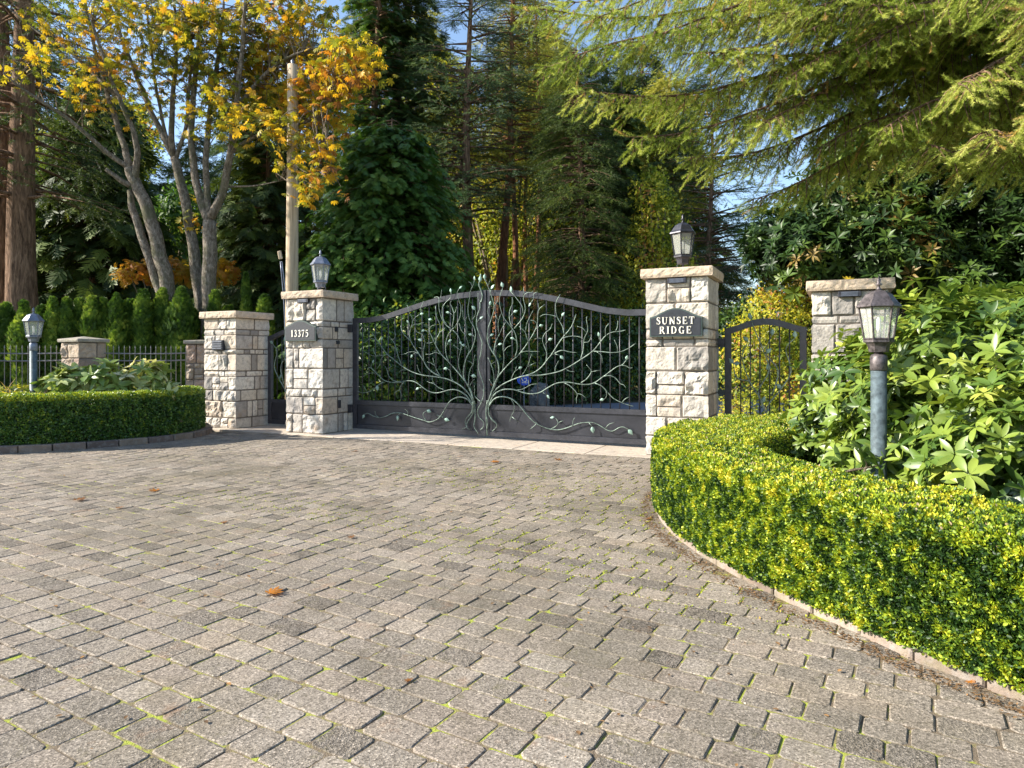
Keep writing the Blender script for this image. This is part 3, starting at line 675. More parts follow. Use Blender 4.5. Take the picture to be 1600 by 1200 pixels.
# ================================================================= gates
LEFT_T="""3 2719,591 2651,731 2499,876 2333,962 2139,1020 1876,1050 1676,1070 1472,1120 1335,1176 1196,1250 1028,1365 915,1435 772,1599 685,1694 628,1777 584,1837
1 671,1706 555,1731 482,1708 423,1661 335,1656
1 915,1435 772,1418 628,1406 526,1436 423,1483 335,1513
1 671,1418 613,1494 606,1565
1 829,1400 772,1341 758,1259 685,1176
1L 779,1599 786,1693 808,1752
2 1224,1261 1168,1412 1112,1562 1042,1679 972,1750
1 1091,1562 1028,1551 986,1610
1 1042,1691 1098,1771 1105,1829
1 1321,1158 1224,1152 1182,1111
1 1649,1093 1595,1161 1568,1252
1 2048,1058 1969,1175 1929,1254 1896,1377
1 1929,1242 1850,1287 1783,1304
1L 2321,978 2269,1033 2256,1144 2204,1188 2113,1182
3 2061,1053 1916,1113 1783,1208 1703,1321 1608,1434 1472,1606 1418,1687 1294,1792 1245,1885 1224,1954
2 1438,1675 1404,1779 1418,1893 1459,1984 1459,2099 1404,2192 1383,2284 1349,2320
1 1418,1893 1486,1966 1581,1976 1716,2007
1L 1418,1905 1397,1997 1349,2050
1L 1472,2030 1541,2108 1635,2151 1689,2161
1 1662,2162 1635,2231 1676,2320 1703,2388
1 1595,1446 1513,1480 1404,1480 1307,1446 1210,1435
1L 1541,1463 1472,1434 1445,1389
2 1710,1309 1689,1480 1723,1627 1730,1661 1689,1786 1622,1816 1561,1839 1513,1914
1 1689,1536 1608,1559
1L 1676,1684 1588,1708
3 2719,624 2651,852 2512,1025 2385,1156 2230,1300 2074,1434 1969,1569 1863,1761 1823,1841 1823,1988 1810,2067
1L 1810,1830 1730,1865 1683,1854
1 1830,1880 1876,1942 1956,1951
1L 1810,2056 1876,2054
1 2055,1439 1956,1473 1850,1440 1743,1440
1 1903,1659 1837,1637 1770,1638
2 1969,1591 1962,1625 1982,1715 2035,1815 2041,1949 1969,2097 1949,2289
1 2035,1815 2113,1870 2152,1903
2L 2230,1311 2178,1433 2159,1590 2191,1746 2269,1856 2372,1954 2448,2096 2468,2250 2429,2384 2397,2496 2436,2572 2487,2608
1L 2165,1567 2217,1656 2288,1694
2 2269,1878 2139,1970 2061,2106 2028,2264 2035,2398 1995,2445 1916,2436
1 2048,2398 2068,2487 2081,2565
2L 2178,1958 2113,2060 2100,2239 2165,2349 2256,2424 2269,2512 2263,2579
2 2295,1911 2327,2033 2327,2143 2282,2256 2250,2324 2282,2367
1 2333,2143 2365,2198 2378,2264
1L 2308,2111 2243,2157 2178,2170
2 2308,1855 2397,1765 2455,1643 2474,1532 2436,1389 2423,1234 2474,1080
1L 2442,1654 2487,1610
1 2448,1510 2385,1555 2321,1600
3L 2719,645 2632,862 2531,1037 2537,1235 2600,1411 2688,1531 2744,1695 2751,1804 2713,1914 2625,2048 2600,2224 2632,2387 2651,2518 2713,2625 2738,2701 2732,2777
1 2682,2605 2663,2660 2619,2679
1L 2688,2024 2751,2110 2751,2197 2682,2271
1L 2744,1728 2688,1772 2625,1779
2 2613,1433 2625,1532 2613,1609 2563,1763 2474,1853 2423,1975
1 2569,1763 2569,1917 2550,2005 2512,2072 2499,2227 2493,2293
1 2556,2005 2581,2093
1L 2613,1532 2550,1587 2487,1604
2 2625,884 2625,1082 2651,1192 2713,1280 2726,1345 2751,1433
1 2701,1274 2651,1307 2594,1329
1 2638,884 2688,973 2744,1018
1L 2763,1040 2763,1062 2663,1071
3 2719,569 2651,643 2563,740 2397,819 2256,821 2113,785 1969,759 1823,784 1703,844 1581,921 1472,959 1349,963 1266,950 1154,925 901,944 786,1001 657,1105 540,1193 467,1187
1 642,1094 540,1092 423,1056 335,995
1L 584,1164 555,1223 584,1282 620,1329
2 1238,944 1056,959 957,1039 922,1155 872,1225
1 929,1178 1028,1226
2 824,931 729,883 606,786 467,739 343,721 231,759
1 452,759 379,865
1L 696,871 706,753
2 1288,939 1210,857 1182,799 1112,762 1070,698
1 1196,799 1224,701 1210,614
1L 1683,855 1608,842 1541,806
2 2126,819 2022,850 1916,927 1837,937 1770,958
1 1929,927 1890,972 1883,1028
3L 2719,536 2613,653 2512,695 2397,692 2269,633 2191,541 2074,370 1976,287 1830,242 1716,265 1513,307 1321,355 1174,382 1000,359 883,307 743,277 606,302 482,349 405,321 364,246
1 726,284 657,330 646,398
1L 1194,375 1154,335 1146,237
1 1374,349 1363,412 1307,450
2L 1748,262 1703,339 1711,401 1775,449 1871,418
1 2121,355 2009,356 1982,383
1L 2061,358 2139,309 2269,277
3 2713,623 2708,590 2683,452 2563,326 2554,234 2579,191 2484,142
3 2717,623 2717,591 2701,437 2597,282 2588,191 2663,134
3 2726,646 2734,591 2743,362 2726,213 2785,124 2813,70
3 2850,2804 2850,2717 2813,2631 2856,2521 2881,2433 2862,2346 2837,2315 2837,2217 2782,2087 2775,1935 2813,1825 2887,1639 2887,1606 2862,1444 2825,1313 2831,1150 2911,933 2918,770 2874,628 2800,495 2800,430 2820,365 2905,292 2899,205 2837,148
1 2837,2325 2800,2403 2806,2479
1L 2782,1989 2837,2042 2899,2073
1 2911,803 2874,856 2825,921
2 2874,628 2788,680 2726,733 2738,821 2738,908
1L 2850,2673 2850,2804"""
RIGHT_T="""3 2993,602 3042,733 3122,937 3188,1053 3284,1168 3426,1312 3583,1446 3740,1644 3852,1814 3902,1949 3926,2152 4037,2244
1 3883,1949 3840,1987 3784,1991
1L 3864,1836 3940,1897 4008,1907
1 3933,2152 3920,2267
1 3734,1644 3684,1801 3627,1851 3577,1898
1 3691,1805 3715,1941 3777,2065 3828,2155
1 3598,1467 3707,1487 3829,1481 3951,1480
2L 3504,1397 3544,1509 3539,1644 3501,1784 3424,1890 3282,2055 3224,2230 3218,2382 3282,2556 3251,2649
1L 3532,1646 3489,1693 3411,1706
2 3489,1865 3627,2023 3684,2182 3652,2366 3715,2442 3803,2451 3834,2479
1 3652,2392 3658,2550
2L 3641,2115 3627,2241 3551,2335 3430,2467 3424,2593
2 3450,1844 3347,1731 3287,1603 3282,1475 3291,1368 3267,1168
1 3296,1486 3359,1556 3442,1584
2 3450,1879 3398,2029 3398,2167 3463,2304 3450,2385
1L 3411,2063 3475,2136 3551,2158
1L 3915,2452 3840,2427 3834,2347 3791,2282 3757,2230
2 3042,741 3107,951 3107,1123 3050,1267 2985,1382
1 3098,907 3050,965 3018,1014
3L 3082,828 3188,1067 3203,1239 3155,1382 3074,1486 2987,1651 2987,1851 3046,2016 3107,2210 3074,2376 2995,2591 2935,2709 2935,2799
1 3001,2601 3040,2704
1L 3040,2459 3053,2540 3119,2612
1L 3040,2037 2981,2169 3034,2265 3046,2318
1 3113,2246 3165,2314 3185,2395
1L 2995,1699 3034,1757 3104,1773
1 3050,1267 3155,1325
2 3125,1411 3113,1486 3139,1650 3215,1789 3269,1882 3335,1973
1 3197,1789 3185,1964 3237,2114
1 3185,1999 3131,2105
1L 3119,1545 3191,1604 3257,1614
3 2993,588 3074,763 3188,881 3362,976 3583,1058 3753,1088 3982,1098 4243,1146 4408,1209 4612,1325 4852,1483 4970,1620 5062,1725 5177,1779 5305,1790 5381,1808
1 5062,1731 5062,1844 5121,1918
1 5224,1787 5254,1865 5260,1954
1L 4965,1640 4959,1711 4950,1766
2 4652,1350 4690,1496 4706,1673 4773,1814 4753,1976 4759,2036
1 4739,1786 4679,1851 4593,1878
1 4711,1623 4785,1634 4832,1722
2 4865,1482 4996,1476 5165,1460 5305,1475 5432,1530 5545,1605
1 5254,1469 5248,1558 5203,1658
1 4918,1476 4996,1410 5007,1295
1 4395,1202 4463,1165 4550,1160
1 4215,1137 4221,1227 4276,1330
3 3598,1058 3829,1131 3982,1230 4101,1369 4143,1410 4326,1678 4490,1870 4571,2072
2 4159,1427 4326,1498 4463,1472 4582,1461
1L 4215,1441 4309,1414 4370,1354
2 4340,1690 4450,1721 4598,1719 4700,1684
2 4375,1754 4340,1883 4243,2052 4229,2246 4305,2398
1 4254,2039 4131,2073 4019,2081 3951,2049
1L 4309,1976 4331,2047 4381,2108
2 4049,1314 4072,1452 4027,1577 4000,1676 4037,1776 4120,1842 4165,1932
1 3988,1688 3915,1700 3852,1683
1L 4037,1587 4098,1663 4176,1690
1L 3426,1014 3489,1142 3567,1199 3629,1226
1 3504,1156 3528,1241
1 3606,1065 3722,1228 3799,1439
1 3737,1235 3883,1306
3L 2993,567 3107,750 3236,832 3394,856 3536,838 3676,799 3829,789 3966,819 4101,899 4254,972 4440,988 4614,963 4778,960 4891,995 5017,1083 5074,1121 5229,1234 5331,1272 5395,1346 5417,1420
1 5331,1266 5395,1252 5445,1223 5495,1229
2 5038,1094 5131,1102 5219,1065 5295,980 5352,966 5390,918
2 4891,984 5007,932 5097,836 5186,753 5319,691 5440,653 5505,639
1 5330,697 5374,747 5440,781
1L 5074,858 5079,782 5041,732 4975,719
2 4369,980 4488,922 4593,813 4576,735 4582,653
1 4598,808 4663,799 4738,746
2 4663,985 4754,1047 4826,1158 4796,1218 4754,1269
1 4828,1158 4996,1190
1L 3982,827 4072,774 4126,716
1 3520,845 3644,862 3799,941 3951,951
1 3753,920 3737,1018
3L 2993,534 3091,663 3188,716 3315,726 3457,688 3583,593 3737,429 3860,322 4011,255 4140,225 4285,220 4441,266 4614,335 4743,357 4870,357 4996,303 5086,254 5175,241 5275,299 5352,314 5429,280 5497,200
1 3426,687 3481,603 3481,504 3426,402 3403,316
1 3442,397 3567,317
2 3891,323 3852,266 3776,206
2L 4140,225 4237,280 4274,339 4202,424 4143,410
1 4279,339 4357,373
1 4517,303 4523,370 4550,426
1L 4790,354 4847,296 4865,193
1 5063,285 5119,346 5208,379
3 2985,653 2976,588 2960,428 2993,285 2967,154
3 2997,653 2985,588 3018,402 3155,278 3147,205 3067,137
3 2997,642 3001,588 3042,360 3131,277
3 2985,642 2971,573 2960,356 2967,140 2976,57"""
GO=PA+NN*.68
SPAN=float(np.linalg.norm((PB-PA)[:2]))
def topz(t):
    t=min(t,SPAN-t); return float(np.interp(t,[0,.5,.84,1.2,1.6,2.0,2.4,2.94],[2.12,2.125,2.17,2.26,2.36,2.445,2.50,2.53]))
LV=[]
def T_metal_leaf():
    v=[];f=[]
    ys=(0,.15,.4,.7,.88,1.0); ws=(.03,.2,.34,.22,.08,.005)
    for side in(0,1):
        for y,w_ in zip(ys,ws):
            for q in(-1,-.5,0,.5,1): v.append((q*w_,y,(.10*(1-abs(q))*math.sin(math.pi*min(y+.05,1)))-(.025 if side else 0)))
    for k in range(5):
        for q in range(4):
            a=k*5+q; f.append((a,a+1,a+6,a+5)); f.append((30+a,30+a+5,30+a+6,30+a+1))
        for q in(0,4): a=k*5+q; f.append((a,a+5,a+35,a+30) if q==0 else (a+5,a,a+30,a+35))
    return v,f
_ml=T_metal_leaf()
def metal_leaf(par,p,q,size,side=1):
    d=Vector((q[0]-p[0],0,q[1]-p[1])).normalized(); nrm=Vector((random.uniform(-.5,.5),-1,random.uniform(-.4,.4))); nrm=(nrm-d*nrm.dot(d)).normalized(); x=d.cross(nrm)
    M=Matrix((x,d,nrm)).transposed(); mb=MB(); v=np.array(_ml[0])*size@np.array(M).T+np.array((p[0],-.012,p[1])); mb.add(v,_ml[1]); return mb.build('metal_leaf',M_verd,par,True)
def ornaments(par,text):
    cur=None; out=[]
    rad={'3':(.0145,.0062),'2':(.0095,.0048),'1':(.0062,.0038)}
    for ln in text.strip().splitlines():
        p=ln.split(); c=p[0][0]; leaf=p[0].endswith('L'); P=[tuple(int(a)/1000 for a in q.split(',')) for q in p[1:]]
        ends=P
        if leaf and len(P)>2: body=P[:-1]
        else: body=P
        S=smooth_path([(a,0,b) for a,b in body],3); k=np.linspace(0,1,len(S)); r0,r1=rad[c]
        S[:,1]=-.012*np.sin(k*7+len(out))*(c!='1')-.004
        cur=MB(); out.append(cur)
        cur.tube(S,r0+(r1-r0)*k**.6,7)
        if leaf:
            a=P[-2];b=P[-1]; L=math.hypot(b[0]-a[0],b[1]-a[1]); metal_leaf(par,a,b,min(.105,max(.075,L)))
    for m in out: m.build('branch',M_bronze,par,True)
def gate_leaf(side):
    lab=('left leaf of the tall double gate, its iron branches spreading left into pillar shadow','right leaf of the tall double gate, its iron branches spreading right')[side]
    t=thing('gate_leaf',lab,'gate',tuple(GO),YAW,'leaves of the double driveway gate')
    a,b_=(.10,2.935) if side==0 else (2.945,SPAN-.09)
    def box(nm,x0,x1,y0,y1,z0,z1,m=M_iron):
        mb=MB(); mb.box(((x0+x1)/2,(y0+y1)/2,(z0+z1)/2),(x1-x0,y1-y0,z1-z0),None,.5,.004); return mb.build(nm,m,t)
    def stile(nm,x0,x1,y0,y1):
        mb=MB(); z0=topz(x0);z1=topz(x1); mb.add([(x0,y0,.05),(x1,y0,.05),(x1,y1,.05),(x0,y1,.05),(x0,y0,z0-.001),(x1,y0,z1-.001),(x1,y1,z1-.001),(x0,y1,z0-.001)],[(3,2,1,0),(4,5,6,7),(0,1,5,4),(1,2,6,5),(2,3,7,6),(3,0,4,7)]); mb.build(nm,M_iron,t)
    hw=.10
    if side==0: stile('hinge_stile',a,a+hw,.03,.09); stile('meeting_stile',b_-.165,b_,.022,.09); x0,x1=a+hw,b_-.165
    else: stile('hinge_stile',b_-hw,b_,.03,.09); stile('meeting_stile',a,a+.05,.045,.09); x0,x1=a+.05,b_-hw
    n=28; xs_=np.linspace(x0,x1,n); mb=MB(); vs=[]
    for x in xs_:
        z=topz(x); vs+=[(x,.032,z-.095),(x,.032,z),(x,.088,z),(x,.088,z-.095)]
    mb.add(vs,[(4*i+k,4*i+4+k,4*i+4+(k+1)%4,4*i+(k+1)%4) for i in range(n-1) for k in range(4)]); mb._fix=True; mb.build('top_rail',M_iron,t)
    box('mid_rail',x0,x1,.028,.092,.50,.585); box('bottom_rail',x0,x1,.028,.092,.05,.135)
    box('panel',x0,x1,.050,.062,.135,.50,M_panel)
    nb=17
    for i in range(nb):
        x=x0+(x1-x0)*(i+.75)/(nb+.5); z=topz(x)-.09; mb=MB(); mb.tube([(x,.06,.58),(x,.06,z)],.0095,8); mb.build('bar',M_iron,t,True)
    for z in((1.93,.42) if True else ()):
        hx=a-.05 if side==0 else b_+.045
        box('hinge',hx-.05,hx+.05,.0,.085,z-.075,z+.075,M_black)
    ornaments(t,LEFT_T if side==0 else RIGHT_T)
    return t
gate_leaf(0); gate_leaf(1)
def ped_gate(P0,label,mirror=False,g=1.31):
    t=thing('pedestrian_gate',label,'gate',tuple(P0),YAW,'narrow side gates beside the driveway gate')
    a,b_=.12,g-.10
    def tz(x): k=(x-a)/(b_-a); return 1.80+.135*math.sin(math.pi*k)**1.5
    for nm,x0,x1 in(('stile',a,a+.09),('stile',b_-.09,b_)):
        mb=MB(); mb.box(((x0+x1)/2,.03,.93),(x1-x0,.07,1.76),None,.5,.004); mb.build(nm,M_iron,t)
    n=20; vs=[]; mb=MB()
    for i in range(n):
        x=a+(b_-a)*i/(n-1); z=tz(x); vs+=[(x,-.008,z-.085),(x,-.008,z+.005),(x,.068,z+.005),(x,.068,z-.085)]
    mb.add(vs,[(4*i+k,4*i+4+k,4*i+4+(k+1)%4,4*i+(k+1)%4) for i in range(n-1) for k in range(4)]+[(0,1,2,3),(4*n-1,4*n-2,4*n-3,4*n-4)]); mb._fix=True; mb.build('top_rail',M_iron,t)
    for nm,z0,z1,y0,y1,m in(('mid_rail',.47,.54,-.004,.064,M_iron),('bottom_rail',.05,.13,-.004,.064,M_iron),('panel',.13,.47,.02,.032,M_panel)):
        mb=MB(); mb.box(((a+b_)/2,(y0+y1)/2,(z0+z1)/2),(b_-a-.18,y1-y0,z1-z0)); mb.build(nm,m,t)
    for i in range(6):
        x=a+.09+(b_-a-.18)*(i+1)/7; mb=MB(); mb.tube([(x,.03,.53),(x,.03,tz(x)-.08)],.009,7); mb.build('bar',M_iron,t,True)
    for z in(1.6,.45):
        mb=MB(); x=a-.05 if not mirror else b_+.045; mb.box((x,.02,z),(.1,.08,.13)); mb.build('hinge',M_black,t)
    r=random.Random(5 if mirror else 6); m=(a+b_)/2
    for (x0,pts) in ((0,[(.0,.15),(.03,.5),(-.03,.75),(-.20,1.05),(-.30,1.4),(-.22,1.62)]),(0,[(.0,.3),(.05,.7),(.22,.95),(.35,1.2),(.28,1.5),(.40,1.66)]),(0,[(.02,.6),(-.08,.9),(.06,1.2),(-.02,1.5),(-.12,1.75),(-.18,1.93)]),(0,[(.1,.85),(.18,1.2),(.02,1.45),(.1,1.7)]),(0,[(-.2,1.05),(-.38,1.1),(-.42,1.3)])):
        s=-1 if mirror else 1; S=smooth_path([(m+s*p[0],-.02,p[1]) for p in pts],4); mb=MB(); mb.tube(S,np.linspace(.013,.006,len(S)),6); mb.build('branch',M_bronze,t,True)
        for j in(2,len(pts)-1):
            p=(m+s*pts[j][0],pts[j][1]); q=(p[0]+r.uniform(-.5,.5),p[1]+r.uniform(-.3,.9)); metal_leaf(t,p,q,.10)
    return t
ped_gate(PB+G*W+NN*.70,'narrow dark arched side gate right of the SUNSET RIDGE pillar',False)
ped_gate(PD+G*W+NN*.70,'narrow dark arched side gate seen edge-on between the two left pillars',True)
# ================================================================= fence behind the left bed
FA=np.array([-9.78,14.75]);FB=np.array([-7.28,15.2]);F0=np.array([-11.75,14.25]);F9=np.array([-14.6,14.1])
make_pillar((*(FA),.40),1.38,61,'brown fieldstone fence pillar with one dark shaded side, behind the pale rhododendrons',front=.04,side=.03,left=.03,body=M_field,Wd=.58,yaw=R(-26),name='fence_pillar',capcol=M_gcap,capt=.07,over=.06,peak=.06,amp=.006,grp='brown fieldstone fence pillars')
make_pillar((*(FB),.40),1.36,73,'brown fieldstone fence pillar close behind the low cream pillar',front=.04,side=.03,left=.03,body=M_field,Wd=.48,yaw=R(8),name='fence_pillar',capcol=M_gcap,capt=.08,over=.06,peak=.02,amp=.006,grp='brown fieldstone fence pillars')
make_pillar((*(F0+np.array([-.15,0])),.40),1.40,85,'brown fieldstone fence pillar cut by the left edge of the photo',front=.04,side=.03,left=.03,body=M_field,Wd=.58,yaw=R(-12),name='fence_pillar',capcol=M_gcap,capt=.07,over=.06,peak=.03,amp=.006,grp='brown fieldstone fence pillars')
_pk=None
def fence(A,B,label,bow=.0,z0=.46):
    global _pk
    t=thing('iron_fence',label,'fence',(A[0],A[1],z0),0,'black iron fence panels behind the left bed'); D=B-A; L=np.linalg.norm(D); nrm=np.array([-D[1],D[0]])/L
    pt=lambda s:(D*s+nrm*bow*math.sin(math.pi*s))
    for z,nm in((1.02,'top_rail'),(.86,'second_rail'),(.20,'bottom_rail')):
        mb=MB(); mb.tube([(*pt(s),z-.02*math.sin(math.pi*s)) for s in np.linspace(0,1,14)],.0155,4); mb.build(nm,M_fence,t)
    if _pk is None:
        mb=MB(); mb.tube([(0,0,.08),(0,0,1.12),(0,0,1.13),(0,0,1.19)],[.0085,.0085,.013,.001],5); _pk=mb.mesh('picket'); _pk.materials.append(M_fence)
    n=int(L/.105)
    for i in range(n):
        o=bpy.data.objects.new('picket',_pk); COL.objects.link(o); o.parent=t; p=pt((i+.5)/n); o.location=(p[0],p[1],0)
fence(FA+np.array([.5,.1]),FB+np.array([.02,.25]),'slightly curved iron fence panel between the two brown stone fence pillars',.12)
fence(F0+np.array([.4,.15]),FA+np.array([.05,.2]),'iron fence panel behind the far lamp post, left of the half-shaded stone pillar',.02)
fence(F9,F0+np.array([-.1,.2]),'iron fence panel running out of the left edge of the photo',.02)
t=thing('garden_gate','thin iron garden gate in the gap behind the low cream pillar','gate',(FB[0]+.50,FB[1]+.1,.42),0)
for nm,x0,x1,z0,z1 in(('stile',0,.05,0,1.16),('stile',.62,.67,0,1.16),('top_rail',.05,.62,1.1,1.15),('bottom_rail',.05,.62,.05,.1)):
    mb=MB(); mb.box(((x0+x1)/2,0,(z0+z1)/2),(x1-x0,.04,z1-z0)); mb.build(nm,M_iron,t)
for i in range(5):
    mb=MB(); mb.tube([(.14+.1*i,0,.1),(.14+.1*i,0,1.1)],.008,6); mb.build('bar',M_iron,t)
# ================================================================= clipped hedges
def resample(P,n):
    P=np.array(P); L=np.r_[0,np.cumsum(np.linalg.norm(np.diff(P,axis=0),axis=1))]; s=np.linspace(0,L[-1],n); return np.stack([np.interp(s,L,P[:,k]) for k in(0,1)],1),L[-1]
def hedge(label,outer,inner,H,n,m,size,z0=.06,toprnd=.35,seed=0,near=None,ends=False,top=.42,tv=0):
    K=300; O,Lo=resample(outer,K); I,_=resample(inner,K)
    t=thing('boxwood_hedge',label,'hedge',(float(O[K//2][0]),float(O[K//2][1]),0),0,'clipped boxwood hedges around the two planting beds')
    off=np.array([O[K//2][0],O[K//2][1],0])
    s=rng.random(n*3)*(K-1.001)
    if near is not None:
        yy=np.interp(s,np.arange(K),O[:,1]); s=s[rng.random(len(s))<near(yy)]
    s=s[:n]; n=len(s); i=s.astype(int); f=(s-i)[:,None]
    o=O[i]*(1-f)+O[i+1]*f; q=I[i]*(1-f)+I[i+1]*f; w=norm(q-o); wd=np.linalg.norm(q-o,axis=1)
    face=rng.random(n); P=np.zeros((n,3)); Nr=np.zeros((n,3))
    rr=.07
    tfrac=.5-top/2
    a=face<.5; b_=(face>=.5)&(face<.5+top); c=face>=.5+top
    z=z0-.02+(H-z0+.02)*rng.random(n)**.9
    P[a,:2]=o[a]; P[a,2]=z[a]; Nr[a,:2]=-w[a]
    k=rng.random(n); P[b_,:2]=(o+w*wd[:,None]*k[:,None])[b_]; P[b_,2]=H; Nr[b_,2]=1
    P[c,:2]=q[c]; P[c,2]=z[c]; Nr[c,:2]=w[c]
    # round the shoulders
    dz=np.clip((z-(H-rr))/rr,0,1); ins=rr*(1-np.sqrt(1-dz**2*.98))
    P[a,:2]+= (w*ins[:,None])[a]; P[c,:2]-=(w*ins[:,None])[c]; Nr[a,2]=dz[a]*1.2; Nr[c,2]=dz[c]*1.2
    e=np.minimum(k,1-k)*wd; dk=np.clip((rr-e)/rr,0,1); P[b_,2]-=(rr*(1-np.sqrt(1-dk**2*.98)))[b_]
    # the foot draws in a little
    low=np.clip((.22-P[:,2])/.22,0,1); P[:,:2]+= -Nr[:,:2]*(low*.025)[:,None]*(~b_)[:,None]
    Nr=norm(Nr); lump=nval(P,4.5,seed)-.5; lump2=nval(P,14,seed+1)-.5
    P+=Nr*(lump*.06+lump2*.06-rng.random(n)**1.5*.08+.02)[:,None]
    P[:,2]=np.maximum(P[:,2],.03)
    d=norm(Nr*.8+rvec(n)*.9+np.array([0,0,.35])); F=frames(d,Nr+rvec(n)*.5)
    v=np.clip(.48+tv*np.where(b_|(P[:,2]>H-.07),1,-.35)+(nval(P,30,seed+3)-.5)*1.25+(nval(P,9,seed+4)-.5)*.30+(nval(P,2.2,seed+5)-.5)*.22+(rng.random(n)-.5)*.5,0,.93)  # tv paints sun on the top as lighter leaves, shade on the sides as darker
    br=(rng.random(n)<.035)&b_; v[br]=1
    tvv,tf=T_box(); scatter('leaves',tvv,tf,P-off,F,size*rng.uniform(.7,1.3,n),v,m,t)
    mb=MB(); vs=[];fs=[]; ii=range(0,K,3); ins=.085
    for k_ in ii:
        w_=(I[k_]-O[k_]); w_/=np.linalg.norm(w_)
        for p,z_ in((O[k_]+w_*(ins+.05),z0-.06),(O[k_]+w_*ins,z0+.2),(O[k_]+w_*ins,H-.14),(O[k_]+w_*(ins+.05),H-.09),(I[k_]-w_*(ins+.05),H-.09),(I[k_]-w_*ins,H-.14),(I[k_]-w_*ins,z0-.06)): vs.append((p[0]-off[0],p[1]-off[1],z_))
    n_=len(list(ii)); fs=[(7*j+q_,7*j+q_+1,7*j+8+q_,7*j+7+q_) for j in range(n_-1) for q_ in range(6)]
    fs+=[tuple(range(7)),tuple(7*(n_-1)+q_ for q_ in range(7))]
    mb.add(vs,fs); mb._fix=True; mb.build('twigs',M_core,t)
    if ends: return t,off
    return t
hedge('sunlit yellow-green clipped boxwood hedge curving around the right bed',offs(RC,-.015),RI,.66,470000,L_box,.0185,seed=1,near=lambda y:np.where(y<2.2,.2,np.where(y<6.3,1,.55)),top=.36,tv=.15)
LI=smooth_path([(-17,6.9),(-14,8.2),(-11.3,9.25),(-9.1,10.06),(-7.6,10.5),(-6.95,10.75),(-6.5,11.1),(-6.22,11.45),(-6.1,11.8),(-6.1,12.2),(-6.2,12.6),(-6.4,12.8)],6)
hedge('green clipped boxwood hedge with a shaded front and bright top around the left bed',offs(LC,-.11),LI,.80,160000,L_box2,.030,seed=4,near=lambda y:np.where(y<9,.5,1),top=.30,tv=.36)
# ================================================================= rhododendrons
WH=[T_whorl(6,.185,66,.22,3,3),T_whorl(7,.17,80,.4,3,5),T_whorl(5,.18,50,.15,3,9),T_whorl(6,.17,96,.3,3,12)]
def whorl_plant(name,label,cat,blobs,n,m,size,trunkmat=M_twig,group=None,shell=.72,up=.6,stems=14,vs=.5,base=None,whorls=WH,bottom=-.75,vscale=2.5,zmin=.1):
    P,Nr=blobs_pts(blobs,n,shell,bottom); k=P[:,2]>zmin; P=P[k];Nr=Nr[k]; n=len(P)
    c=base if base is not None else (blobs[0][0],blobs[0][1],0); off=np.array(c,float)
    t=thing(name,label,cat,tuple(off),0,group)
    d=norm(Nr+np.array([0,0,up])+rvec(n)*.6); F=frames(d,rvec(n)); v=val(P,vscale,.7,.7,3)
    kk=rng.integers(0,len(whorls),n)
    # one mesh holding all leaves
    parts=[scatter('foliage',*whorls[q],P[kk==q]-off,F[kk==q],size*rng.uniform(.75,1.25,(kk==q).sum()),v[kk==q],m,t) for q in range(len(whorls))]
    join(parts)
    mb=MB(); r=random.Random(2)
    for j in range(stems):
        e=P[r.randrange(n)]-off; b0=np.array([r.uniform(-.25,.25),r.uniform(-.25,.25),0]); mid=(b0+e)/2+np.array([r.uniform(-.15,.15),r.uniform(-.15,.15),.15]); S=smooth_path([b0,mid,e],4); mb.tube(S,np.linspace(.028,.006,len(S)),6)
    mb.build('stems',trunkmat,t,True); return t
def join(obs):
    """merge several scattered meshes into the first one, in plain mesh data"""
    if len(obs)<2: return obs[0]
    V=[];Lp=[];Ls=[];A=[];nv=0;nl=0
    for o in obs:
        me=o.data; v=np.empty(len(me.vertices)*3,np.float32); me.vertices.foreach_get('co',v); l=np.empty(len(me.loops),np.int32); me.loops.foreach_get('vertex_index',l)
        s=np.empty(len(me.polygons),np.int32); me.polygons.foreach_get('loop_start',s); a=np.empty(len(me.polygons),np.float32); me.attributes['rnd'].data.foreach_get('value',a)
        V.append(v);Lp.append(l+nv);Ls.append(s+nl);A.append(a);nv+=len(me.vertices);nl+=len(l)
    me=bpy.data.meshes.new(obs[0].data.name); V=np.concatenate(V);Lp=np.concatenate(Lp);Ls=np.concatenate(Ls);A=np.concatenate(A)
    me.vertices.add(nv); me.vertices.foreach_set('co',V); me.loops.add(nl); me.loops.foreach_set('vertex_index',Lp); me.polygons.add(len(Ls)); me.polygons.foreach_set('loop_start',Ls)
    try: me.polygons.foreach_set('loop_total',np.diff(np.r_[Ls,nl]).astype(np.int32))
    except Exception: pass
    at=me.attributes.new('rnd','FLOAT','FACE'); at.data.foreach_set('value',A); me.update(); me.materials.append(obs[0].data.materials[0])
    old=obs[0].data; obs[0].data=me
    for o in obs[1:]: bpy.data.objects.remove(o)
    return obs[0]
whorl_plant('rhododendron_bush','large sunlit rhododendron bush filling the bed behind the near lamp post','bush',
  [(3.95,5.9,.95,1.05,1.05,.95),(3.3,5.95,.55,.45,.6,.55),(4.6,5.3,1.0,1.1,1.1,.95),(3.55,4.65,.6,.75,.7,.6),(4.9,6.6,1.1,1.2,1.1,.95),(3.5,6.5,.85,.7,.7,.75),(4.3,4.1,.6,.9,.7,.65),(5.6,4.6,1.0,1.2,1.3,.95)],8200,L_rhod,.132,stems=26,shell=.66,bottom=-.9,zmin=.2)
whorl_plant('rhododendron_bush','small low rhododendron sprig poking over the hollow of the sunlit hedge','bush',[(2.62,5.35,.55,.22,.2,.16)],10,L_rhod,.12,stems=3,shell=.6,zmin=.3)
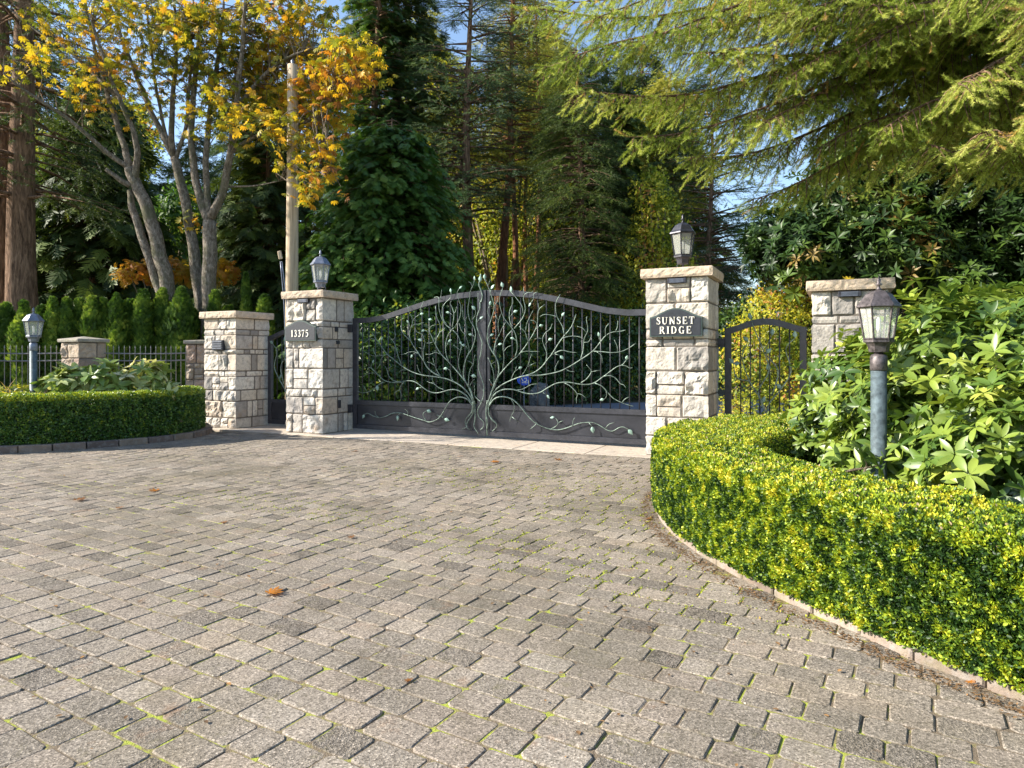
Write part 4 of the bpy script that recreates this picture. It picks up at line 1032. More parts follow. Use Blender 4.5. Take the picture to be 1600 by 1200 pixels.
for (x0,y0,d,s,lab) in ((105,588,11.4,1.0,'pale long-leaved rhododendron just right of the far lamp post'),(160,585,11.5,1.15,'pale long-leaved rhododendron in the middle of the left bed'),(225,582,11.7,1.1,'tallest pale rhododendron, its leaves overlapping the iron fence rails'),(262,606,11.6,.6,'low pale rhododendron at the right end of the left bed')):
    p=px(x0,y0,d); whorl_plant('rhododendron_plant',lab,'bush',[(p[0],p[1],p[2]-.1,.33*s,.3,.24*s),(p[0]-.2*s,p[1],p[2]-.25,.25*s,.25,.2*s)],int(46*s),L_rhod2,.24,stems=9,shell=.5,up=.9,group='rhododendrons in the left bed',base=(p[0],p[1],.28),zmin=.5,vscale=4)
def grass_clump(P,label,n,h,m):
    t=thing('ornamental_grass',label,'grass clump',P); d=norm(rvec(n)*np.array([1,1,.25])+np.array([0,0,.75])); F=frames(d,np.tile([0,0,1.],(n,1)))
    vs=[];ys=np.linspace(0,1,6)
    for y in ys: w_=.014*(1-y)**.6+.001; z=-.55*y*y; vs+=[(-w_,y-.15*y*y,z),(w_,y-.15*y*y,z)]
    fs=[(2*i,2*i+1,2*i+3,2*i+2) for i in range(5)]
    scatter('blades',vs,fs,rng.normal(size=(n,3))*np.array([.09,.09,0]),F,h*rng.uniform(.6,1.2,n),rng.random(n),m,t)
p=px(18,640,11.6); grass_clump((p[0],p[1],.3),'arching bronze grass clump at the left edge behind the shaded hedge',420,.95,L_ever)
p=px(-45,640,11.2); grass_clump((p[0],p[1],.3),'arching bronze grass clump just outside the left edge of the photo',300,.9,L_ever)
whorl_plant('ground_shrub','low variegated leafy shrub at the foot of the far lamp post','bush',[(px(25,608,11.4)[0],11.4,.72,.5,.3,.18),(px(70,610,11.4)[0],11.4,.7,.4,.3,.15)],130,L_gold,.09,stems=5,group=None,zmin=.4,base=(px(45,608,11.4)[0],11.4,.25))
# ================================================================= conifers
NDL=[T_needles(40,.20,.012,1,.6),T_needles(40,.20,.012,2,.6)]
NDF=[T_needles(30,.30,.02,3,.5)]
FRD=[T_frond(1,7),T_frond(2,6)]
BR2=T_frond(5,5)
def conifer(name,label,P,H,Rr,cb,leaf,bark,nb,spr,ss,per,droop=.35,tr=.2,p=.8,group=None,seed=0,lift=.0,wood=True,rmin=.15,up=.0,lean=0,inner=.15,vsc=.8,cat='tree',minlen=.25,a=.55):
    r=np.random.default_rng(seed+100); t=thing(name,label,cat,tuple(P),0,group)
    K=12; hz=np.linspace(0,H,K); cx=np.array([lean*h/H+.12*math.sin(h*.35+seed) *min(1,h/4) for h in hz]); cy=np.array([.1*math.sin(h*.3+seed*2)*min(1,h/4) for h in hz])
    mb=MB(); mb.tube(np.stack([cx,cy,hz],1),tr*(1-hz/H*.92)*np.where(hz<.5,1.15,1),10,True,.5,.1)
    h=cb+(H-cb)*r.random(nb)**1.05; f=(h-cb)/(H-cb); az=r.random(nb)*2*math.pi
    Ln=(Rr*np.clip(1-f,0,1)**p+rmin)*r.uniform(.65,1.12,nb)*np.where(f<.08,.8,1); 
    pos=[];dr=[];sc=[];nr=[]
    for i in range(nb):
        o=np.array([np.interp(h[i],hz,cx),np.interp(h[i],hz,cy),h[i]]); u=np.array([math.cos(az[i]),math.sin(az[i]),0]); sd=np.array([-u[1],u[0],0]); L=Ln[i]
        cur=lambda s:o+u*L*s+np.array([0,0,L*(lift*s-droop*s*s)])
        if wood and L>.4: mb.tube([cur(0),cur(.35),cur(.7),cur(.97)],[.012+.014*L,.010+.008*L,.008,.004],4,False)
        n=max(3,int(per*L/Rr*1.3)); s=inner+(1-inner)*r.random(n)**.75; sg=np.where(r.random(n)<.5,-1,1)
        lat=sg*r.random(n)*.36*L*(1.05-s)
        S_=s[:,None]; c=o+u*L*S_+np.array([0,0,1.])*(L*(lift*S_-droop*S_*S_))+sd*lat[:,None]-np.array([0,0,.12])*np.abs(lat)[:,None]+r.normal(size=(n,3))*L*.035
        dd=u*.75+sd*(sg*r.uniform(.1,1.0,n))[:,None]; dd=dd+np.array([0,0,1.])*((lift-2*droop*s)*.8-.15+up+r.normal(size=n)*.22)[:,None]
        pos.append(c);dr.append(dd);nr.append(np.array([0,0,1])+r.normal(size=(n,3))*.3); sc.append(ss*(.65+.7*r.random(n)))
    pos=np.concatenate(pos);dr=np.concatenate(dr);nr=np.concatenate(nr);sc=np.concatenate(sc); v=val(pos+np.array(P),vsc,a,.6,seed)
    mb.build('trunk',bark,t,True)
    kk=r.integers(0,len(spr),len(pos)); F=frames(dr,nr)
    join([scatter('crown',*spr[q],pos[kk==q],F[kk==q],sc[kk==q],v[kk==q],leaf,t) for q in range(len(spr))])
    return t
def at(x,d): return ((x-800)/1060*d,d,0)
gl=lambda x,d:(at(x,d)[0],d,gz(at(x,d)[0],d))
conifer('false_cypress_tree','broad feathery dark green cypress filling the space behind the left gate leaf',at(618,20.5),8.6,3.3,.2,L_cypr,M_bark,700,FRD,.27,52,.42,.22,.42,seed=2,lift=.12,vsc=1.3)
conifer('false_cypress_tree','smaller feathery cypress at the left foot of the broad one, above the number pillar',at(535,18.8),4.9,1.9,.1,L_cypr,M_bark,330,FRD,.24,30,.4,.12,.45,seed=5,lift=.1,vsc=1.3)
conifer('cedar_tree','dark drooping cedar directly behind the wooden utility pole',gl(425,23),10.2,2.7,.3,L_dark,M_bark,360,FRD,.5,20,.5,.22,.7,seed=8,lift=.1,vsc=.9)
conifer('hemlock_tree','dark hemlock with hanging boughs between the big trunk and the pale chestnut trunks',gl(150,27),13,4.0,1.0,L_dark,M_bark,330,FRD,.75,20,.6,.28,.7,seed=11,lift=.1)
conifer('pine_tree','tall pine with blue-green needles and a straight dark trunk behind the broad cypress',at(733,27),19,3.4,6.8,L_blue,M_bark,200,NDL,.42,36,.15,.30,.5,seed=14,lift=.05)
conifer('pine_tree','red-barked pine leaning slightly, its bare trunk showing just right of the broad cypress',at(775,30),19,3.2,9.2,L_olive,M_barkr,150,NDL,.45,30,.15,.27,.5,seed=17,lift=.1,lean=.9)
conifer('pine_tree','slim straight red-barked pine, left of the close pair of trunks',at(803,31),19,2.6,9.6,L_blue,M_barkr,110,NDL,.45,26,.15,.20,.5,seed=19,lift=.1)
conifer('pine_tree','left trunk of the close pair of slim red-barked pines',at(824,33.4),20,2.8,10.2,L_olive,M_barkr,110,NDL,.5,26,.15,.17,.5,seed=21,lift=.1)
conifer('pine_tree','right trunk of the close pair of slim red-barked pines',at(840,32),20,2.6,10,L_olive,M_barkr,100,NDL,.5,26,.15,.17,.5,seed=23,lift=.1)
conifer('fir_tree','dense dark fir hanging behind the right gate leaf',at(905,25),13,2.6,.5,L_dark,M_bark,520,NDL,.42,34,.35,.22,.45,seed=25,lift=.1)
conifer('fir_tree','darkest narrow fir just left of the tall SUNSET RIDGE pillar',at(972,27),12.5,2.2,1.2,L_dark,M_bark,380,FRD,.34,30,.5,.2,.6,seed=27,lift=.1)
conifer('fir_tree','thin blue-green fir with open boughs against the sky above the right pillar lantern',at(1108,31),15,3.8,3.6,L_blue,M_bark,170,NDL,.5,36,.1,.2,.55,seed=29,lift=.12)
conifer('ivy_clad_tree','tall tree with a pale sunlit patch on its ivy-covered trunk above the cypress top',at(625,29),20,3.0,7.5,L_dark,M_barkp,260,FRD,.42,26,.3,.36,.5,seed=31)
conifer('ivy_clad_tree','dark ivy-covered trunk beside the pale one above the cypress top',at(588,27),19,2.0,3.5,L_shade,M_bark,360,FRD,.32,16,.3,.3,.3,seed=33)
conifer('young_conifer','small bright green conical conifer between the red pine trunks',at(811,24),3.6,.55,.1,L_arb,M_bark,110,FRD,.25,12,.0,.05,.8,seed=35,up=.9)
# back wall of the wood, each tree on its own
bk=[(-60,36,19,4.2,'o','tall olive conifer in the back row at the far left'),(60,47,24,4.8,'d','tall dark conifer in the back row behind the big trunk'),(205,46,18.5,4.2,'b','blue-green conifer in the back row between hemlock and chestnuts'),(300,48,17,4.6,'d','dark conifer in the back row behind the chestnut trunks'),(372,46,18,4.2,'b','blue-green conifer in the back row left of the utility pole'),(480,45,22,4.8,'d','dark conifer in the back row right of the utility pole'),(560,48,26,5.2,'d','tallest dark conifer in the back row above the number pillar lantern'),(660,40,22,4.6,'o','olive conifer in the back row behind the blue-green pine'),(740,40,13,4.2,'o','lower olive conifer in the back row seen between pine trunks'),(800,47,24,5,'o','broad olive conifer in the back row behind the red pine trunks'),(870,42,22,4.4,'o','olive conifer in the back row behind the dense dark fir'),(950,44,22,4.6,'d','dark conifer in the back row above the right gate leaf'),(1030,40,14.5,3.8,'d','dark conifer in the back row left of the sky gap'),(1050,35,16,3.6,'o','olive conifer in the back row behind the thin blue-green fir'),(700,46,22,4.6,'o','slender olive conifer in the back row just right of the blue-green pine'),(858,45,23,4.6,'o','tall olive conifer in the back row behind the close pair of red pine trunks'),(1000,38,19,4.2,'d','broad dark conifer in the back row above the yellow-green tree'),(1290,40,13,4,'d','dark conifer in the back row right of the sky gap'),(1400,38,14,4,'d','dark conifer in the back row behind the glossy tree'),(1540,36,14,4.4,'d','dark conifer in the back row behind the rhododendron'),(1680,34,15,4.4,'d','dark conifer in the back row beyond the right edge')]
mm={'d':L_dark,'b':L_blue,'o':L_olive}
for i,(x_,d_,H_,R_,k_,lb) in enumerate(bk):
    conifer('background_conifer',lb,gl(x_,d_) if x_<500 else at(x_,d_),H_,R_,.4,mm[k_],M_bark,380,NDF,.72,30,.4,.28,.6,'conifers in the back row of the wood',seed=200+i,lift=.1,vsc=.5,rmin=.3)
# big trunks at the far left
conifer('conifer_tree','massive brown conifer trunk rising behind the left cypresses',gl(35,20),21,4.6,5.6,L_dark,M_bark,120,NDL,.6,20,.25,.47,.5,seed=41,lift=.05)
conifer('conifer_tree','second massive conifer trunk cut by the left edge of the photo',gl(-4,20.6),20,4.2,6.0,L_dark,M_bark,90,NDL,.6,20,.3,.42,.5,seed=43,lift=.05)
# ================================================================= arborvitae row
def arb_mesh(Rr,H,n,seed,tip=.8):
    r=np.random.default_rng(seed); z=r.random(n)**.85*H; f=z/H
    prof=lambda f:Rr*np.clip(np.minimum(1,(1-f)**tip*1.75),0,1)*(.86+.14*np.sin(f*9+seed))
    az=r.random(n)*6.283; u=np.stack([np.cos(az),np.sin(az),0*az],1)
    rad=prof(f)*(.78+.24*r.random(n)); P=u*rad[:,None]; P[:,2]=z
    P+=u*((nval(P,5,seed)-.5)*.16*min(1,Rr/.3))[:,None]
    d=u*.55+np.array([0,0,1.1])+r.normal(size=(n,3))*.3; F=frames(d,u+r.normal(size=(n,3))*.3)
    v=val(P,4.0,.75,.6,seed); return P,F,v
ROW=[(-48,17.2,.42,3.0),(10,17.4,.30,2.70),(38,17.0,.32,2.72),(66,17.6,.27,2.66),(82,17.3,.24,2.84),(104,17.4,.26,2.84),(124,17.6,.24,2.84),(144,17.4,.25,2.88),(162,17.6,.25,2.84),(182,17.4,.29,2.94),(204,17.7,.25,2.82),(224,17.5,.29,3.06),(254,17.8,.30,3.12),(283,17.6,.42,3.12),(304,18.2,.26,2.6),(336,17.8,.27,3.06),(357,18.9,.26,2.75),(384,18.0,.30,3.55,.95),(414,17.9,.30,2.96)]
LAB=['arborvitae just outside the left edge of the photo','arborvitae at the left edge of the photo, first of the row in view','brightly lit arborvitae directly behind the far lamp post','short arborvitae just right of the far lamp post','arborvitae third right of the far lamp post head','arborvitae rising over the left side of the half-shaded fence pillar','arborvitae rising over the middle of the half-shaded fence pillar','arborvitae rising over the right side of the half-shaded fence pillar','narrow arborvitae just right of the half-shaded fence pillar','bushy arborvitae with a bright foot, second right of the half-shaded fence pillar','slim recessed arborvitae in the middle of the fence panel','arborvitae at the left base of the leaning chestnut trunk','tall arborvitae in front of the leaning chestnut trunk base','widest arborvitae of the row, right above the last fence stretch','low arborvitae in front of the chestnut fork base','arborvitae peeping over the left part of the low cream pillar','pale arborvitae set back over the middle of the low cream pillar','tallest pointed arborvitae over the right part of the low cream pillar','rounded arborvitae between the low pillar and the number pillar']
for i,row in enumerate(ROW):
    x_,d_,r_,top=row[:4]; tip=row[4] if len(row)>4 else .55; g=gl(x_,d_); H=top-g[2]
    r_*=.95; t=thing('arborvitae',LAB[i],'cypress',g,0,'row of arborvitae behind the iron fence'); P,F,v=arb_mesh(r_,H,int(3300*H*r_/.8),i+1,tip)
    scatter('crown',*FRD[i%2],P,F,.12*rng.uniform(.7,1.2,len(P)),v,L_arb,t); mb=MB(); mb.tube([(0,0,0),(0,0,H*.9)],[.05,.015],7); mb.build('trunk',M_bark,t)
    mb=MB(); 
# ================================================================= chestnuts
PALM=[T_palm(1),T_palm(2),T_palm(3)]
def limb_tree(label,d,limbs,clouds,nper,seed,leaf,bark,base,group=None,name='chestnut_tree',spread=.30,ls=.135,dspread=1.6):
    r=np.random.default_rng(seed); t=thing(name,label,'tree',tuple(base),0,group); off=np.array(base,float); mb=MB(); nodes=[]
    for (pts,r0,r1,dd) in limbs:
        Q=[]
        for k,(a,b_) in enumerate(pts): Q.append(px(a,b_,d+dd*k/max(1,len(pts)-1)))
        S=smooth_path(Q,4); S+=np.array([[.012*math.sin(i*1.3+seed),0,0] for i in range(len(S))]); mb.tube(S-off,np.linspace(r0,r1,len(S)),9,True,.5,.06)
        nodes+=list(S[len(S)//4:])
    nodes=np.array(nodes); tw=MB(); P=[];D=[]
    for (cx_,cy_,cd,rx,ry,rd,n) in clouds:
        for _ in range(n):
            a=r.normal(size=3); a/=np.linalg.norm(a); a*=r.random()**.33
            c=px(cx_+a[0]*rx,cy_+a[1]*ry,cd+a[2]*rd); j=np.argmin(np.linalg.norm(nodes-c,axis=1)+r.random(len(nodes))*.8); q=nodes[j]; L=np.linalg.norm(c-q)
            if L>.25:
                mid=(q+c)/2+np.array([r.normal()*.1*L,r.normal()*.1*L,.16*L+r.normal()*.05*L]); S=smooth_path([q,mid,c],4); tw.tube(S-off,np.linspace(.010+.006*L,.005,len(S)),4,False)
            for _k in range(int(nper*1.4)):
                P.append(c+r.normal(size=3)*spread*.55); o=r.normal(size=3); o[2]=-abs(o[2])*.5-.15; D.append(o)
    mb.build('trunk',bark,t,True); tw.build('twigs',M_twig,t,True)
    P=np.array(P);D=np.array(D); v=np.clip(.42+(nval(P,.55,seed)-.5)*1.2+(r.random(len(P))-.5)*.75,0,1); kk=r.integers(0,3,len(P)); F=frames(D,np.array([0,0,1.])+r.normal(size=P.shape)*.4)
    join([scatter('crown',*PALM[q],P[kk==q]-off,F[kk==q],ls*r.uniform(.7,1.25,(kk==q).sum()),v[kk==q],leaf,t) for q in range(3)])
    return t
b1=px(264,452,18);b1[2]=.46
limb_tree('leaning pale-barked chestnut with a broken stub, first of the three yellow chestnuts',18,[([(268,560),(262,447),(250,400),(238,350),(224,310),(210,283),(202,262)],.20,.13,0),
 ([(202,262),(196,235),(186,205),(172,160),(155,100),(142,50),(130,-20)],.095,.03,.5),([(210,285),(214,250),(212,218),(198,180),(180,140),(160,85),(140,20)],.09,.03,-.8),
 ([(200,262),(160,232),(120,196),(80,168),(40,142),(5,115)],.07,.02,-1.5),([(203,290),(186,280),(166,264)],.08,.05,-.3),([(256,470),(240,425),(222,370),(207,325),(203,298)],.13,.08,.4),([(180,150),(120,90),(60,50),(10,10)],.05,.015,.5)],
 [(90,120,17,90,50,1.2,16),(150,70,18,80,55,1.5,34),(170,140,18,60,60,1.2,14),(60,60,17.5,60,40,1,8),(150,10,18,120,30,1.5,30)],5,1,L_chest,M_barkp,b1,'yellow-leaved chestnuts behind the fence')
b2=px(314,478,18.6);b2[2]=.46
limb_tree('chestnut with one straight trunk splitting into thin parallel stems, middle of the three yellow chestnuts',18.6,[([(318,560),(313,475),(305,410),(296,350),(284,290),(272,246)],.17,.11,0),
 ([(272,246),(255,212),(232,165),(214,120),(196,75),(176,20),(160,-20)],.09,.03,.5),([(270,243),(268,190),(272,130),(276,70),(272,0)],.085,.03,-.5),([(266,232),(252,180),(240,110),(232,40),(226,-20)],.05,.02,.6),([(274,250),(290,200),(296,130),(300,60),(302,-10)],.06,.02,-.6)],
 [(240,110,18.5,80,70,1.6,50),(280,60,18,80,50,1.6,44),(250,20,18,110,30,1.8,44),(300,330,18.8,30,40,.8,5)],6,2,L_chest,M_barkp,b2,'yellow-leaved chestnuts behind the fence')
b3=px(326,480,18);b3[2]=.46
limb_tree('chestnut forking low with mossy limbs, nearest the utility pole of the three yellow chestnuts',18,[([(328,560),(326,470),(328,405),(328,345)],.21,.17,0),
 ([(326,345),(312,308),(302,255),(299,200),(304,130),(312,60),(316,-10)],.12,.04,.6),([(330,340),(348,300),(359,245),(366,190),(374,120),(380,50),(384,-20)],.12,.035,-.6),([(328,345),(322,285),(324,215),(334,130),(345,60),(350,0)],.10,.03,.8),
 ([(360,240),(395,215),(440,203),(490,185),(530,150)],.06,.02,-1.2),([(370,170),(410,120),(460,85),(520,70)],.06,.02,-.8),([(352,292),(400,290),(450,280)],.03,.01,-.6)],
 [(370,120,18.4,90,80,1.2,95),(450,110,18.4,90,70,1.1,115),(400,20,18,140,40,1.2,95),(500,160,17.6,70,60,1.0,60),(540,100,16.4,60,60,1.2,50),(420,200,16.8,70,35,1,26),(480,250,16.2,50,40,.8,22),(500,300,16,40,25,.6,7),(340,170,17,60,50,1,24)],6,3,L_chest,M_barkp,b3,'yellow-leaved chestnuts behind the fence',ls=.145)
limb_tree('unseen slim chestnut added beyond the left edge to cast dappled shade',11,[([(-780,640),(-790,400),(-800,100),(-790,-200),(-780,-420)],.10,.05,0),([(-795,0),(-760,-150),(-700,-260)],.04,.012,.6),([(-798,50),(-850,-120),(-900,-220)],.04,.012,-.6)],
 [(-770,-230,11.2,95,130,1.4,15),(-740,-80,11.6,70,60,1.0,4)],4,8,L_chest,M_barkp,(px(-780,620,11)[0],11,0),'yellow-leaved chestnuts behind the fence',ls=.14)  # tree out of view, added for its trunk streak and leaf dapple on the gate
# ================================================================= broad-leaved crowns
LF=T_leaf(.28,.3,.2,1)
def leafy(name,label,blobs,n,m,size,base,trunk=None,group=None,cat='tree',shell=.6,tmpl=LF,vsc=1.2,bottom=-.8,zmin=.05,limbs=8,tr=.1,a=.7):
    P,Nr=blobs_pts(blobs,n,shell,bottom); k=P[:,2]>zmin; P=P[k];Nr=Nr[k]; n=len(P); off=np.array(base,float); t=thing(name,label,cat,tuple(off),0,group)
    P+=rvec(n)*.1; d=norm(Nr*.6+rvec(n)+np.array([0,0,-.15])); F=frames(d,Nr+np.array([0,0,.6])+rvec(n)*.5)
    scatter('crown',*tmpl,P-off,F,size*rng.uniform(.6,1.3,n),val(P,vsc,a,.7,9),m,t)
    mb=MB(); r=random.Random(len(label))
    for j in range(limbs):
        c=np.array(blobs[j%len(blobs)][:3])-off; c=c+np.array([r.uniform(-1,1)*blobs[j%len(blobs)][3]*.6,r.uniform(-1,1)*.3,blobs[j%len(blobs)][5]*r.uniform(0,.7)])
        S=smooth_path([(r.uniform(-.1,.1),0,0),(c[0]*.35+r.uniform(-.1,.1),c[1]*.35,c[2]*.5),tuple(c)],4); mb.tube(S,np.linspace(tr,tr*.25,len(S)),6)
    mb.build('trunk',trunk or M_twig,t,True); return t
def blob(x,y,d,rx,ry,rd): p=px(x,y,d); k=d/1060; return (p[0],p[1],p[2],rx*k,rd,ry*k)
def cluster(seed,x0,x1,y0,y1,d,n,rx,ry,rd):
    r=random.Random(seed); return [blob(r.uniform(x0,x1),r.uniform(y0,y1),d+r.uniform(-rd,rd),rx*r.uniform(.7,1.3),ry*r.uniform(.7,1.3),rd*.7) for _ in range(n)]
leafy('green_tree','round mid-green tree seen between the chestnut trunks',[blob(255,360,31,42,45,1.5),blob(290,330,31,35,40,1.3),blob(275,400,31,55,40,1.4)],3200,L_mid,.26,gl(268,31),vsc=.6)
leafy('autumn_shrub','orange-brown leafy shrub behind the arborvitae near the leaning chestnut trunk',[blob(215,430,20,28,18,.6),blob(262,424,20.4,32,20,.7),blob(352,428,20.4,20,16,.6)],520,L_orange,.17,gl(260,20.2),cat='bush',tmpl=PALM[0],limbs=5,tr=.04)
leafy('autumn_tree','pale yellow tree glowing behind the hemlock at the left',[blob(110,330,33,60,80,2),blob(200,220,34,45,60,2),blob(60,260,33,50,60,2)],3400,L_gold,.26,gl(110,33),vsc=.6)
leafy('yellow_green_tree','yellow-green leafy tree just left of the lantern on the SUNSET RIDGE pillar',[blob(1018,300,25,36,36,1),blob(1030,350,25,44,42,1.1),blob(1000,400,25,40,44,1.1),blob(1045,420,25,42,50,1.1),blob(1010,470,24.5,60,55,1.2)],6500,L_gold,.15,at(1022,25),vsc=1.2,shell=.4)
leafy('golden_tree','tall thin golden tree glowing between the dark pine trunks',[blob(x_,y_,33.6+dz,rx,ry,1.3) for x_,y_,dz,rx,ry in ((700,250,0,34,45),(745,150,1,40,50),(760,300,-.5,45,50),(800,210,.5,40,45),(850,140,0,45,50),(860,280,1,40,50),(690,120,.5,34,40),(790,380,0,60,40),(850,400,.5,45,40),(640,90,1,34,44),(1005,190,1,34,50),(790,330,-.6,50,45),(720,430,0,35,30))],9500,L_gold,.2,at(790,33.6),vsc=.9,shell=.3,tr=.13)
leafy('yellow_green_tree','airy yellow-green tree seen through the pines above the gate',[blob(760,350,37,70,90,2.5),blob(850,330,37,60,100,2.5),blob(800,440,36,90,50,2.5)],5200,L_gold,.24,at(800,36.5),vsc=.7,shell=.3)
WM=[T_whorl(7,.17,62,.25,1,13),T_whorl(8,.15,70,.35,1,15)]
whorl_plant('magnolia_tree','big dark glossy-leaved tree arching over the right pillar and the rhododendron','tree',
 [blob(1250,400,13,80,60,1.2),blob(1330,330,13.4,110,80,1.4),blob(1430,280,13.4,120,90,1.5),blob(1540,330,12.6,110,110,1.5),blob(1400,400,12.6,110,70,1.2),blob(1560,200,13,90,80,1.3),blob(1490,440,12.4,90,60,1.1),blob(1640,380,12,110,130,1.4),blob(1210,370,13.4,50,40,.8),blob(1350,230,14,70,60,1),blob(1460,180,14,60,50,1)],8600,L_magn,.195,stems=34,shell=.35,base=(8.2,13.2,0),whorls=WM,bottom=-.9,zmin=.3,vscale=1.1)
mb=MB(); mb.tube(smooth_path([(0,0,0),(-.05,0,1.2),(.1,.1,2.4),(-.1,0,3.8),(.05,.1,5.5)],4)+np.array([8.1,12.9,0])-np.array([8.2,13.2,0]),np.linspace(.16,.06,17),9); 
o=[q for q in COL.objects if q.name.startswith('magnolia_tree')][0]; mb.build('trunk',M_bark,o,True)
leafy('golden_shrub','bright yellow-green shrub seen through the narrow right side gate',[blob(1205,500,13,48,48,.7),blob(1225,460,13.2,30,28,.5),blob(1170,560,12.6,50,60,.7),blob(1230,590,12.4,50,60,.7),blob(1190,640,12.2,70,30,.7),blob(1250,520,13,35,60,.6)],9500,L_gold,.075,(at(1205,13)[0],13,0),cat='bush',vsc=2.2,shell=.5,tr=.03)
leafy('dark_shrub','dark broad-leaved shrub in the sky gap beside the right side gate',[blob(1150,505,15,35,20,.7),blob(1140,560,14.6,30,50,.7),blob(1185,480,15.4,25,20,.6)],2600,L_magn,.13,(at(1150,15)[0],15,0),cat='bush',vsc=2,tr=.04)
# shrubs behind the double gate
SB=[(575,560,16,'dark shrub at the far left behind the double gate',L_shade,55,70),(640,550,17,'dark shrub with a few yellow leaves behind the left gate leaf',L_shade,65,80),(715,560,18,'dark shrub behind the meeting stiles of the double gate',L_shade,60,72),(790,555,19,'dark shrub behind the trunk of the right gate tree',L_shade,60,75),(865,560,20.5,'dark shrub in the middle behind the right gate leaf',L_shade,60,68),(935,555,21.8,'dark shrub behind the outer branches of the right gate leaf',L_shade,55,72),(1000,550,23,'dark shrub behind the left edge of the SUNSET RIDGE pillar',L_shade,60,75)]
for (x_,y_,d_,lb,m_,rx,ry) in SB:
    leafy('dark_shrub',lb,[blob(x_,y_,d_,rx,ry,.9),blob(x_-rx*.4,y_+35,d_-.5,rx*.8,ry*.75,.7),blob(x_+rx*.4,y_+30,d_-.3,rx*.8,ry*.8,.7)],3000,m_,.135,at(x_,d_),cat='bush',vsc=1.5,shell=.55,group='dark shrubs behind the double gate',tr=.04,limbs=6)
leafy('golden_shrub','sunlit yellow-green shrub glowing behind the top rail at the right end of the double gate',[blob(935,495,24,42,22,.7),blob(980,490,24.4,38,24,.7),blob(900,520,24,30,20,.6)],2600,L_gold,.14,at(945,24),cat='bush',vsc=1.5,tr=.04)
leafy('golden_shrub','bright green-yellow shrub glowing behind the left gate leaf top',[blob(600,508,18,45,16,.6),blob(660,515,18.6,30,14,.5)],1000,L_mid,.12,at(610,18.2),cat='bush',vsc=1.5,tr=.04)
# blue sign and grey stone beyond the gate
p=px(819,594,16.5); M_blue=plain('blue_sign_face',(.02,.09,.55),.4)
t=thing('yard_sign','small blue oval sign with a white mark beyond the right gate leaf','sign',(p[0],p[1],0),R(8))
mb=MB(); mb.lathe([(.001,-.012),(.17,-.012),(.17,.012),(.001,.012)],28); v=np.array(mb.v); mb.v=[(a*1.0,c,b_*.75+p[2]) for a,b_,c in v]; mb._fix=True; fc=mb.build('face',M_blue,t)
mb=MB()
ribbon(mb,[(-.10,p[2]-.02),(-.06,p[2]+.05),(-.03,p[2]-.03)],[.022],-.013,.004); ribbon(mb,[(.0,p[2]+.04),(.05,p[2]+.05),(.06,p[2]),(.03,p[2]-.04),(-.01,p[2]-.03)],[.02],-.013,.004); ribbon(mb,[(-.06,p[2]-.06),(.07,p[2]-.065)],[.014],-.013,.004); mb.build('mark',M_letter,fc)
mb=MB(); mb.tube([(0,0.02,0),(0,.02,p[2]-.05)],.014,8); mb.build('stake',M_greylamp,t)
M_rock=stone_mat('blue_grey_boulder',[(0,(.13,.15,.16)),(1,(.2,.23,.24))],.8)
p=px(845,592,17.2); mb=MB(); import bmesh
bm=bmesh.new(); bmesh.ops.create_icosphere(bm,subdivisions=4,radius=1)
for v in bm.verts:
    k=1+.35*noise.noise(v.co*1.6)+.12*noise.noise(v.co*5); v.co=Vector((v.co.x*.26*k,v.co.y*.25*k,v.co.z*.42*k+.30))
me=bpy.data.meshes.new('boulder'); bm.to_mesh(me); bm.free(); o=link('boulder',me,M_rock); o.location=(p[0],p[1],.0); tag(o,'upright blue-grey boulder standing right of the blue sign','boulder')
# ================================================================= utility pole
p=px(456,520,17.0); t=thing('utility_pole','tall round wooden utility pole rising behind the number pillar','utility pole',(p[0],p[1],0))
mb=MB(); mb.tube([(0,0,0),(0,0,3),(.02,0,6),(.02,0,8.7)],[.165,.155,.14,.125],24); mb.build('post',M_wood,t,True)
mb=MB(); mb.lathe([(.05,0),(.06,.02),(.03,.06),(.05,.09),(.01,.16)],10,(.02,0,8.7)); mb._fix=True; mb.build('insulator',M_greylamp,t,True)
t=thing('conduit_pair','pair of thin grey conduits with a clamp leaning left of the utility pole','pipe',(p[0]+.04,p[1]-.6,0))
for dx in(0,.06):
    mb=MB(); S=[(.02+dx,0,.3),(-.02+dx,0,2.4),(-.12+dx*.6,0,3.7)]; mb.tube(smooth_path(S,5),.013,8); mb.build('conduit',M_greylamp,t,True)
mb=MB(); mb.box((-.13,0,3.85),(.09,.05,.2),Matrix.Rotation(-.2,3,'Y'),.5,.01); mb.build('clamp',M_wood,t)
